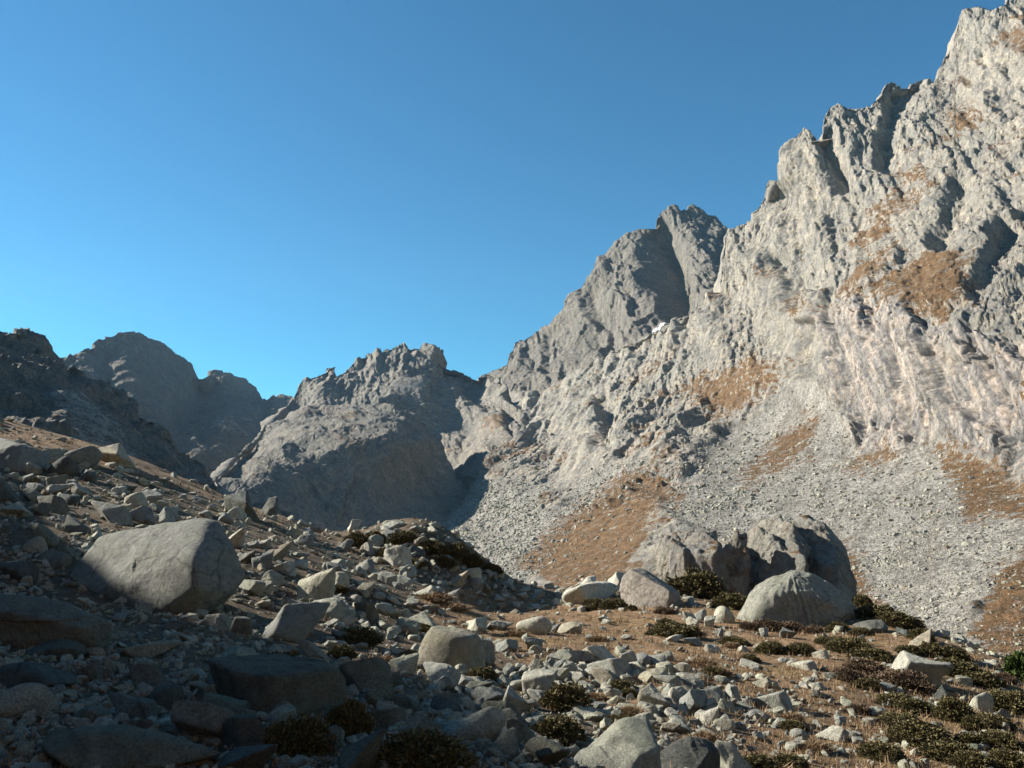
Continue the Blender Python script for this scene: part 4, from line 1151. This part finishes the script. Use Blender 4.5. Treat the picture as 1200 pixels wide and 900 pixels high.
def outcrop():
    """Ice-worn crag below the scree: a broad left hump that overhangs a little, a grassy cleft, and a split mass on the right."""
    D = 92.0
    u = D / FPX
    H = [([(744, 692, .9), (748, 660, .9), (758, 644, .85), (780, 631, .75), (806, 622, .7), (828, 620, .6), (842, 628, .4), (851, 650, .3), (850, 705, .25), (836, 650, .08), (838, 690, .12), (800, 648, .3), (800, 690, .3), (790, 640, .45), (770, 690, .6),
           (790, 630, 1.2), (838, 622, 1.1), (852, 690, 1), (760, 700, 1.2)], 100, 34, 921),
         ([(840, 645, .6), (852, 628, .6), (866, 616, .6), (880, 622, .5), (876, 660, .3), (866, 715, .2), (846, 715, .3), (850, 640, 1), (875, 620, 1), (840, 715, 1), (880, 715, .8)], 45, 14, 922),
         ([(858, 690, .9), (862, 645, .9), (874, 616, .95), (894, 602, .95), (914, 600, .8), (930, 610, .55), (946, 650, .15), (950, 715, .0), (908, 632, .45), (890, 665, .5), (880, 715, .5), (950, 640, .6), (930, 612, 1.2), (880, 608, 1.3), (860, 715, 1.1), (950, 715, 1)], 120, 44, 923),
         ([(918, 640, .95), (928, 610, 1.0), (948, 607, .95), (970, 620, .75), (980, 660, .3), (990, 720, .0), (956, 650, .5), (940, 720, .5), (982, 632, .7), (994, 654, .7), (1004, 720, .5), (960, 612, 1.3), (990, 646, 1.2), (1002, 720, 1.2), (918, 720, 1.1)], 110, 44, 924),
         ([(760, 720, .4), (800, 700, .3), (850, 690, .3), (900, 700, .2), (960, 690, .4), (1010, 690, .6), (1020, 740, .6), (750, 740, .4), (860, 750, 0), (850, 680, 1), (1000, 680, 1), (760, 720, 1), (880, 760, .5)], 60, 10, 925)]
    Vs, Fs, off = [], [], 0
    for pts, depth, p, seed in H:
        q = np.array([at(a, b, D + (c - 0.3) * depth * u) for a, b, c in pts])
        V, F = rock_mesh('outcrop', 6, seed, p=p, rough=1.0, hull=q)
        n_ = V - V.mean(0); n_ /= np.linalg.norm(n_, axis=1, keepdims=True)
        V = V + n_ * (0.8 * rock_disp(V, 1.3, 8.0, 700 + seed, shear=0.3, vert=2.0, blocky=1.3) + 1.1 * saw(V, 4.0, (1, 0.2), 0.35, 760, 0.2) + 0.4 * saw(V, 1.6, (1, 0.2), 0.3, 770, 0.2))[:, None]
        Vs.append(V); Fs.append(F + off); off += len(V)
    V = np.concatenate(Vs); F = np.concatenate(Fs)
    fn = np.cross(V[F[:, 1]] - V[F[:, 0]], V[F[:, 2]] - V[F[:, 0]])
    vn = np.zeros_like(V)
    for k in range(3):
        np.add.at(vn, F[:, k], fn)
    vn /= np.linalg.norm(vn, axis=1, keepdims=True) + 1e-9
    g = np.maximum(sstep(0.6, 0.9, vn[:, 2]) * 0.75 * sstep(-0.15, 0.2, fbm(V, 1 / 5.0, 3, 71)), 0.0)
    n1, n4 = len(Vs[0]), len(Vs[0]) + len(Vs[1])
    g[n1:n4] = 0.28
    g[-len(Vs[-1]):] = 0.5
    c = np.array([V[:, 0].mean(), V[:, 1].mean(), V[:, 2].min()])
    me = mesh_from('rock_outcrop', V - c, F, {'grass': g, 'tone': g * 0, 'scree': g * 0})
    o = link('rock_outcrop', me, mountain_mat('outcrop rock', 22.0, 1.3, 0.8), label='dark cracked crag with grassy ledges at the foot of the scree', category='rock outcrop')
    o.location = c


outcrop()

# ------------------------------------------------------------------ small stones: one mass
def merge_rocks(name, P, size, subs, seed, mat, group_kind='stuff', flat=(0.45, 0.85), sink=0.22, up=None):
    g = np.random.default_rng(seed)
    Vs, Fs, Rn = [], [], []
    off = 0
    lib = {s: [rock_mesh('s', s, 300 + 11 * s + j, stretch=(1, g.uniform(.6, 1), 1), p=int(g.integers(30, 60)), planes=int(g.integers(3, 8)), rough=1.2) for j in range(8)] for s in set(subs)}
    for i in range(len(P)):
        V, F = lib[subs[i]][int(g.integers(8))]
        a, b, c = g.uniform(0, 6.28), g.normal(0, 0.35), g.normal(0, 0.35)
        S = V * (size[i] * 0.5 * np.array([1, g.uniform(.65, 1.0), g.uniform(*flat)]))
        ca, sa = math.cos(a), math.sin(a); cb, sb = math.cos(b), math.sin(b); cc, sc_ = math.cos(c), math.sin(c)
        M = np.array([[ca, -sa, 0], [sa, ca, 0], [0, 0, 1]]) @ np.array([[cb, 0, sb], [0, 1, 0], [-sb, 0, cb]]) @ np.array([[1, 0, 0], [0, cc, -sc_], [0, sc_, cc]])
        Vs.append(S @ M.T + P[i] + np.array([0, 0, size[i] * (0.3 - sink)]))
        Fs.append(F + off); off += len(V)
        Rn.append(np.full(len(V), g.random()))
    me = mesh_from(name, np.concatenate(Vs), np.concatenate(Fs), {'rnd': np.concatenate(Rn)}, smooth=False)
    return link(name, me, mat, kind=group_kind)


STONY = [[(600, 765), (700, 755), (790, 775), (860, 800), (870, 860), (780, 850), (690, 815), (620, 800), (560, 750)], [(560, 668), (700, 685), (700, 712), (600, 716), (540, 700)], [(860, 805), (930, 815), (930, 850), (870, 870)]]


def scatter():
    g = np.random.default_rng(5)
    n = 52000
    x = g.uniform(-140, 1340, n); y = 470 + 445 * g.random(n) ** 0.9
    wx, wy = x + g.normal(0, 8, n), y + g.normal(0, 5, n)
    turf = polys_mask(wx, wy, TURF, 10)
    stony = polys_mask(wx, wy, STONY, 10)
    right = sstep(900, 1000, x)
    dens = np.where(turf > 0.5, 0.42, 0.95)
    dens = np.maximum(dens, 0.95 * stony) * (1 - 0.25 * right)
    P, ok = hit(x, y, 3.0, 70)
    clump = fbm(P * np.array([1, 1, 0]), 1 / 1.8, 3, 81)
    keep = ok & (g.random(n) < dens * np.clip(0.75 + 1.3 * clump, 0.1, 1.6) * 0.62)
    P = P[keep]; x = x[keep]; y = y[keep]; turf = turf[keep]; stony = stony[keep]
    u = P[:, 1] / FPX
    spx = 3.0 + 5.0 * g.exponential(0.9, len(P))
    spx = np.clip(spx, 3, 21) * np.where((turf > 0.5) & (stony < 0.5), 0.75, 1.0)
    size = np.clip(spx * u * np.where(y > 780, 1.25, 1.0), 0.03, 0.6)
    px = size / u
    subs = np.where(px > 13, 3, np.where(px > 4.5, 2, 1))
    return P, size, subs


sP, sS, sSub = scatter()
merge_rocks('rubble', sP, sS, sSub, 77, rock_mat('rubble stone', 1.4, (1, 1, 0.97), 0.4))
print('RUBBLE', len(sP), 'BOULDERS', n_boulder)

# stones of the scree on the far side of the valley, thrown over the surface already built
def scree_stones():
    g = np.random.default_rng(9)
    P, px, py, m = wall['P'], wall['px'], wall['py'], wall['m']
    nf = wall['nface']
    w = (m['scree'][:nf] * (1 - 0.8 * np.clip(m['grass'][:nf], 0, 1)) + 0.10 * m['grass'][:nf]) * (px[:nf] < 1400)
    w = w * (0.4 + 1.6 * sstep(-0.1, 0.4, fbm(P[:nf], 1 / 18.0, 3, 91)))
    w = w.ravel() * sstep(430, 640, py[:nf]).ravel() ** 0.7
    idx = g.choice(w.size, 26000, p=w / w.sum())
    q = P[:nf].reshape(-1, 3)[idx]
    u = q[:, 1] / FPX
    s = np.clip((1.5 + 1.3 * g.exponential(1.0, len(q))), 1.4, 7) * u
    s = np.clip(s, 0.3, 4.0)
    subs = np.where(s / u > 6, 2, 1)
    return merge_rocks('scree', q, s, subs, 78, M_scree, flat=(0.6, 0.9))


M_scree = rock_mat('scree stone', 1.05, (1.0, 0.985, 0.95), 0.2)
scree_stones()
# ------------------------------------------------------------------ shrubs, heather and grass tussocks
def leaf_mesh(name, seed, kind):
    """Cushion of small upright leafy sprigs, about one metre wide; open at its edge, a darker solid core inside."""
    g = np.random.default_rng(seed)
    n = {'juniper': 6000, 'heather': 4500, 'tussock': 2600, 'bush': 5000}[kind]
    u = g.normal(size=(n, 3)); u /= np.linalg.norm(u, axis=1, keepdims=True); u[:, 2] = np.abs(u[:, 2])
    lump = 1 + 0.6 * fbm(u + seed * 1.7, 1.5, 3, seed) + 0.5 * fbm(u + seed, 5.0, 2, seed + 3)
    rad = (0.55 + 0.45 * g.random(n) ** 0.6) * lump
    c = u * rad[:, None] * np.array([0.5, 0.45, 0.5])
    L = {'juniper': 0.052, 'heather': 0.055, 'tussock': 0.20, 'bush': 0.09}[kind] * g.uniform(0.6, 1.4, n)
    Wd = L * {'juniper': 0.34, 'heather': 0.26, 'tussock': 0.05, 'bush': 0.55}[kind]
    up = u * 0.8 + g.normal(size=(n, 3)) * 0.45 + np.array([0, 0, 0.55])
    up /= np.linalg.norm(up, axis=1, keepdims=True)
    sd = np.cross(up, g.normal(size=(n, 3))); sd /= np.linalg.norm(sd, axis=1, keepdims=True)
    a = c - sd * Wd[:, None]; b = c + sd * Wd[:, None]; tip = c + up * L[:, None]
    nrm = np.cross(up, sd)
    t2 = c + up * (L * 0.6)[:, None] + nrm * (Wd * 1.2)[:, None]
    V = np.stack([a, b, tip, t2], 1).reshape(-1, 3)
    i = np.arange(n) * 4
    F = np.concatenate([np.stack([i, i + 1, i + 2], -1), np.stack([i, i + 3, i + 1], -1)])
    R_ = np.repeat(g.random(n), 4)
    dirs, Fi = ICO[3]
    core = dirs * (1 + 0.6 * fbm(np.abs(dirs) * np.array([1, 1, 1]) * np.sign(dirs) + seed * 1.7, 1.5, 3, seed))[:, None] * np.array([0.36, 0.32, 0.36])
    core[:, 2] = np.maximum(core[:, 2], -0.1)
    F = np.concatenate([F, Fi + len(V)]); V = np.concatenate([V, core]); R_ = np.concatenate([R_, np.zeros(len(core))])
    lo, hi = np.percentile(V, 1, axis=0), np.percentile(V, 99, axis=0)
    V = (V - np.array([(lo[0] + hi[0]) / 2, (lo[1] + hi[1]) / 2, 0])) / np.array([hi[0] - lo[0], hi[1] - lo[1], hi[2]])
    return mesh_from(name, V, F, {'rnd': R_}, smooth=False)


def leaf_mat(name, stops):
    t = NT(name)
    p = t.pos()
    v = t.math('ADD', t.math('MULTIPLY', t.attr('rnd'), 0.6), t.math('MULTIPLY', t.noise(p, 2.2, 4, 0.6), 0.55))
    col = t.ramp(v, stops)
    t.b.inputs['Roughness'].default_value = 0.7
    return t.done(col)


LM = {'juniper': leaf_mat('juniper leaf', [(0.15, (0.028, 0.027, 0.012)), (0.45, (0.078, 0.068, 0.029)), (0.7, (0.125, 0.102, 0.042)), (0.9, (0.17, 0.135, 0.065))]),
      'heather': leaf_mat('heather twig', [(0.15, (0.03, 0.022, 0.013)), (0.45, (0.09, 0.06, 0.036)), (0.7, (0.145, 0.098, 0.062)), (0.9, (0.20, 0.15, 0.10))]),
      'tussock': leaf_mat('dry grass blade', [(0.15, (0.075, 0.048, 0.026)), (0.45, (0.17, 0.112, 0.062)), (0.7, (0.27, 0.185, 0.105)), (0.9, (0.36, 0.275, 0.17))]),
      'bush': leaf_mat('green leaf', [(0.15, (0.015, 0.025, 0.006)), (0.45, (0.04, 0.065, 0.015)), (0.7, (0.07, 0.10, 0.025)), (0.9, (0.11, 0.14, 0.045))])}
NAMES = {'juniper': ('juniper_shrub', 'shrub', 'dark olive juniper cushion', 'juniper shrubs on the terrace'), 'heather': ('heather_shrub', 'shrub', 'brown twiggy heather clump', 'heather clumps on the terrace'),
         'tussock': ('grass_tussock', 'grass tussock', 'straw coloured grass tussock', 'grass tussocks on the terrace'), 'bush': ('green_bush', 'bush', 'bright green leafy bush', 'green bushes')}
LB = {}
for ki, k in enumerate(LM):
    for j in range(2 if k == 'bush' else 5):
        LB[k, j] = leaf_mesh(NAMES[k][0], 40 + 13 * ki + j, k)
        LB[k, j].materials.append(LM[k])
SHRUBS = []


def S(x, y, w, h, k='juniper', words=None):
    SHRUBS.append((x, y, w, h, k, words))


for a in [(863, 757, 30, 11), (907, 766, 32, 15), (940, 769, 36, 16), (880, 777, 22, 11), (838, 794, 22, 13), (795, 748, 56, 17), (784, 738, 26, 14), (720, 714, 28, 14), (696, 712, 24, 12), (690, 716, 18, 8), (740, 716, 14, 8), (668, 706, 14, 9),
          (1014, 714, 22, 20), (1036, 728, 46, 20), (1062, 738, 46, 22), (1002, 764, 46, 16), (1026, 774, 42, 15), (975, 756, 28, 10), (1070, 768, 30, 12), (1100, 772, 34, 20), (1130, 796, 52, 24), (1158, 808, 46, 20), (1190, 836, 50, 26), (1172, 856, 40, 18),
          (1020, 809, 32, 14), (1056, 830, 40, 16), (1080, 838, 44, 18), (1062, 856, 44, 18), (1088, 874, 60, 26), (1122, 896, 54, 26), (1040, 892, 44, 20), (1126, 846, 40, 30), (1152, 858, 34, 18), (1180, 880, 44, 22), (1145, 880, 40, 20), (1195, 905, 44, 24), (1150, 905, 44, 22),
          (727, 812, 32, 15), (738, 818, 20, 12), (655, 872, 56, 32), (728, 854, 32, 15), (715, 862, 22, 10), (322, 788, 42, 24), (562, 800, 38, 18), (512, 790, 28, 12), (412, 756, 56, 20), (398, 772, 30, 16), (500, 742, 20, 12),
          (414, 640, 26, 20), (440, 636, 26, 16), (470, 636, 34, 16), (500, 648, 40, 18), (528, 652, 36, 18), (548, 664, 32, 18), (488, 664, 24, 12), (396, 694, 20, 10), (520, 664, 26, 14), (574, 672, 26, 14), (452, 652, 22, 12),
          (1000, 724, 20, 12), (985, 740, 22, 12), (1085, 752, 30, 16), (1120, 776, 36, 18), (932, 858, 28, 13), (1012, 745, 24, 10), (890, 905, 46, 18), (930, 903, 40, 16)]:
    S(*a)
S(818, 700, 62, 36, 'juniper', 'largest dark olive juniper mass behind the pink-faced boulder'); S(766, 680, 46, 16, 'juniper', 'yellowish juniper cushion on top behind the pink-faced boulder'); S(846, 702, 34, 22, 'juniper', 'dark juniper between the pink-faced boulder and the ribbed pale dome')
S(664, 836, 54, 36, 'juniper', 'dark green juniper beside the bright white wedge boulder'); S(490, 908, 104, 46, 'juniper', 'black shaded shrub at the bottom edge between dark stones'); S(404, 862, 50, 44, 'juniper', 'black shrub left of the bottom rubble in full shade')
S(340, 886, 78, 44, 'juniper', 'wide black shrub in front of the long dark slab'); S(718, 676, 32, 16, 'juniper', 'pale green cushion left of the pink-faced boulder'); S(866, 714, 46, 20, 'juniper', 'flat green mat at the left foot of the ribbed pale dome')
S(1204, 800, 30, 40, 'bush', 'leafy green bush at the right edge of the terrace')
for a in [(905, 740, 40, 14), (930, 740, 30, 12), (1062, 808, 54, 22), (1022, 792, 46, 20), (955, 742, 24, 10), (880, 738, 20, 10), (1000, 800, 36, 16), (1085, 815, 36, 16), (1180, 800, 26, 12), (780, 720, 22, 10), (1010, 838, 28, 12)]:
    S(*a, 'heather')
for a in [(815, 886, 44, 22), (830, 873, 30, 16), (826, 785, 34, 14), (846, 792, 24, 12), (668, 828, 22, 12), (930, 848, 26, 14), (700, 822, 26, 10), (505, 705, 46, 12), (480, 770, 22, 10), (450, 780, 26, 12), (960, 884, 40, 14), (820, 905, 36, 16), (860, 760, 18, 8), (530, 716, 40, 10), (742, 840, 30, 12), (605, 746, 26, 8), (700, 752, 24, 7)]:
    S(*a, 'tussock')
HS, oks = hit([s[0] for s in SHRUBS], [s[1] for s in SHRUBS], 2.5, 70)
sw = place_words([(i, s[0], s[1]) for i, s in enumerate(SHRUBS) if not s[5] and s[4] == 'juniper'])
for kk in ('heather', 'tussock'):
    sw.update(place_words([(i, s[0], s[1]) for i, s in enumerate(SHRUBS) if not s[5] and s[4] == kk]))
for i, (x, y, w, h, k, words) in enumerate(SHRUBS):
    if not oks[i]:
        continue
    P = HS[i]; u = P[1] / FPX
    nm, cat, desc, grp = NAMES[k]
    o = bpy.data.objects.new(nm, LB[k, int(rs.integers(2 if k == 'bush' else 5))])
    scene.collection.objects.link(o)
    W = w * u * 1.08
    o.scale = (W, W * rs.uniform(0.75, 1.0), h * u * 0.78)
    o.location = (P[0], P[1] + W * 0.3, P[2] - 0.05 * h * u)
    o.rotation_euler = (0, 0, rs.uniform(-0.5, 0.5) + rs.choice([0, math.pi]))
    if words:
        o['label'] = words
    else:
        q, rel, lm = sw[i]
        o['label'] = f"{desc}, {q} {rel} {lm}"
    o['category'] = cat
    o['group'] = grp


def grass():
    g = np.random.default_rng(15)
    n = 26000
    x = g.uniform(-60, 1260, n); y = 480 + 430 * g.random(n)
    turf = polys_mask(x + g.normal(0, 10, n), y + g.normal(0, 6, n), TURF, 10)
    P, ok = hit(x, y, 3.0, 60)
    clump = fbm(P * np.array([1, 1, 0]), 1 / 1.1, 3, 92)
    keep = ok & (g.random(n) < np.where(turf > 0.5, 0.85, 0.22) * np.clip(0.5 + 1.8 * clump, 0, 1.2))
    P = P[keep]
    m = 12
    c = np.repeat(P, m, 0) + g.normal(size=(len(P) * m, 3)) * np.array([0.085, 0.085, 0.0])
    N = len(c)
    L = g.uniform(0.06, 0.19, N) * np.repeat(g.uniform(0.7, 1.3, len(P)), m) * np.clip(c[:, 1] / 16.0, 0.35, 1.0)
    d = g.normal(size=(N, 3)) * 0.45 + np.array([0, 0, 1]); d /= np.linalg.norm(d, axis=1, keepdims=True)
    s = np.cross(d, g.normal(size=(N, 3))); s /= np.linalg.norm(s, axis=1, keepdims=True)
    wd = np.maximum(0.006, 0.35 * c[:, 1] / FPX)
    V = np.stack([c - s * wd[:, None], c + s * wd[:, None], c + d * L[:, None]], 1).reshape(-1, 3)
    V[:, 2] -= 0.015
    F = np.arange(N * 3).reshape(-1, 3)
    link('grass', mesh_from('grass', V, F, {'rnd': np.repeat(np.repeat(g.random(len(P)), m) * 0.5 + 0.5 * g.random(N), 3)}, smooth=False), LM['tussock'], kind='stuff')
    print('GRASS', len(P))


grass()

# ------------------------------------------------------------------ cairn and snow
hb, _ = hit([865], [912])
cD = hb[0][1] + 0.16
base = at(865, 878, cD)
cairn = bpy.data.objects.new('cairn', None)
scene.collection.objects.link(cairn)
cairn.location = base
cairn['label'] = 'small heap of pale stones piled on top of the block at the bottom edge'
cairn['category'] = 'cairn'
for dx, dz, w in [(-13, 0, 9), (-5, 1, 10), (4, 1, 9), (12, 0, 8), (-8, 6, 8), (0, 7, 8), (7, 6, 7), (-2, 12, 6), (3, 13, 5), (18, -1, 7), (-19, -1, 6)]:
    o = bpy.data.objects.new('stone', BASE[('block', 'wedge', 'round')[int(rs.integers(3))], 5])
    scene.collection.objects.link(o)
    o.material_slots[0].link = 'OBJECT'; o.material_slots[0].material = M_rockp
    u = cD / FPX
    o.parent = cairn
    o.location = (dx * u, rs.uniform(-4, 6) * u, (dz + 2) * u)
    o.scale = (w * u, w * u * 0.9, w * u * 0.75)
    o.rotation_euler = (rs.uniform(-.4, .4), rs.uniform(-.4, .4), rs.uniform(0, 6))

t = NT('old snow')
M_snow = t.done(t.ramp(t.noise(t.pos(), 0.3, 5, 0.6), [(0.3, (0.34, 0.35, 0.36)), (0.7, (0.55, 0.55, 0.55))]))


def snow(poly):
    """A remnant of snow lying on the rock in the shaded gully."""
    P, px, py, n = peak['P'], peak['px'], peak['py'], peak['n']
    sel = sdf_poly(px + 2 * fbm(P, 1 / 12.0, 3, 8), py + 2 * fbm(P, 1 / 12.0, 3, 9), poly) > 0
    nf = peak['nface']
    f = grid_faces(*P.shape[:2])
    keep = sel.ravel()[f].all(1)
    f = f[keep]
    if not len(f):
        return
    ids, inv = np.unique(f, return_inverse=True)
    V = (P + n * 1.2).reshape(-1, 3)[ids]
    link('snow', mesh_from('snow', V, inv.reshape(-1, 4)), M_snow, kind='stuff')
    print('SNOW', len(f))


snow([(802, 360), (812, 350), (818, 352), (808, 362)])
snow([(760, 388), (778, 374), (788, 366), (796, 356), (799, 364), (788, 376), (768, 388)])

# ------------------------------------------------------------------ the air
bm = bmesh.new()
bmesh.ops.create_cube(bm, size=1.0)
me = bpy.data.meshes.new('haze'); bm.to_mesh(me); bm.free()
haze = bpy.data.objects.new('haze', me)
scene.collection.objects.link(haze)
haze.scale = (7200, 7200, 1000)
haze.location = (0, 0, -76 + 500)
haze['kind'] = 'stuff'
hm = bpy.data.materials.new('air')
hm.use_nodes = True
hm.node_tree.nodes.clear()
out = hm.node_tree.nodes.new('ShaderNodeOutputMaterial')
pv = hm.node_tree.nodes.new('ShaderNodeVolumePrincipled')
pv.inputs['Color'].default_value = (0.50, 0.76, 1.0, 1)
pv.inputs['Density'].default_value = 0.00003
pv.inputs['Anisotropy'].default_value = 0.2
hm.node_tree.links.new(pv.outputs[0], out.inputs['Volume'])
me.materials.append(hm)
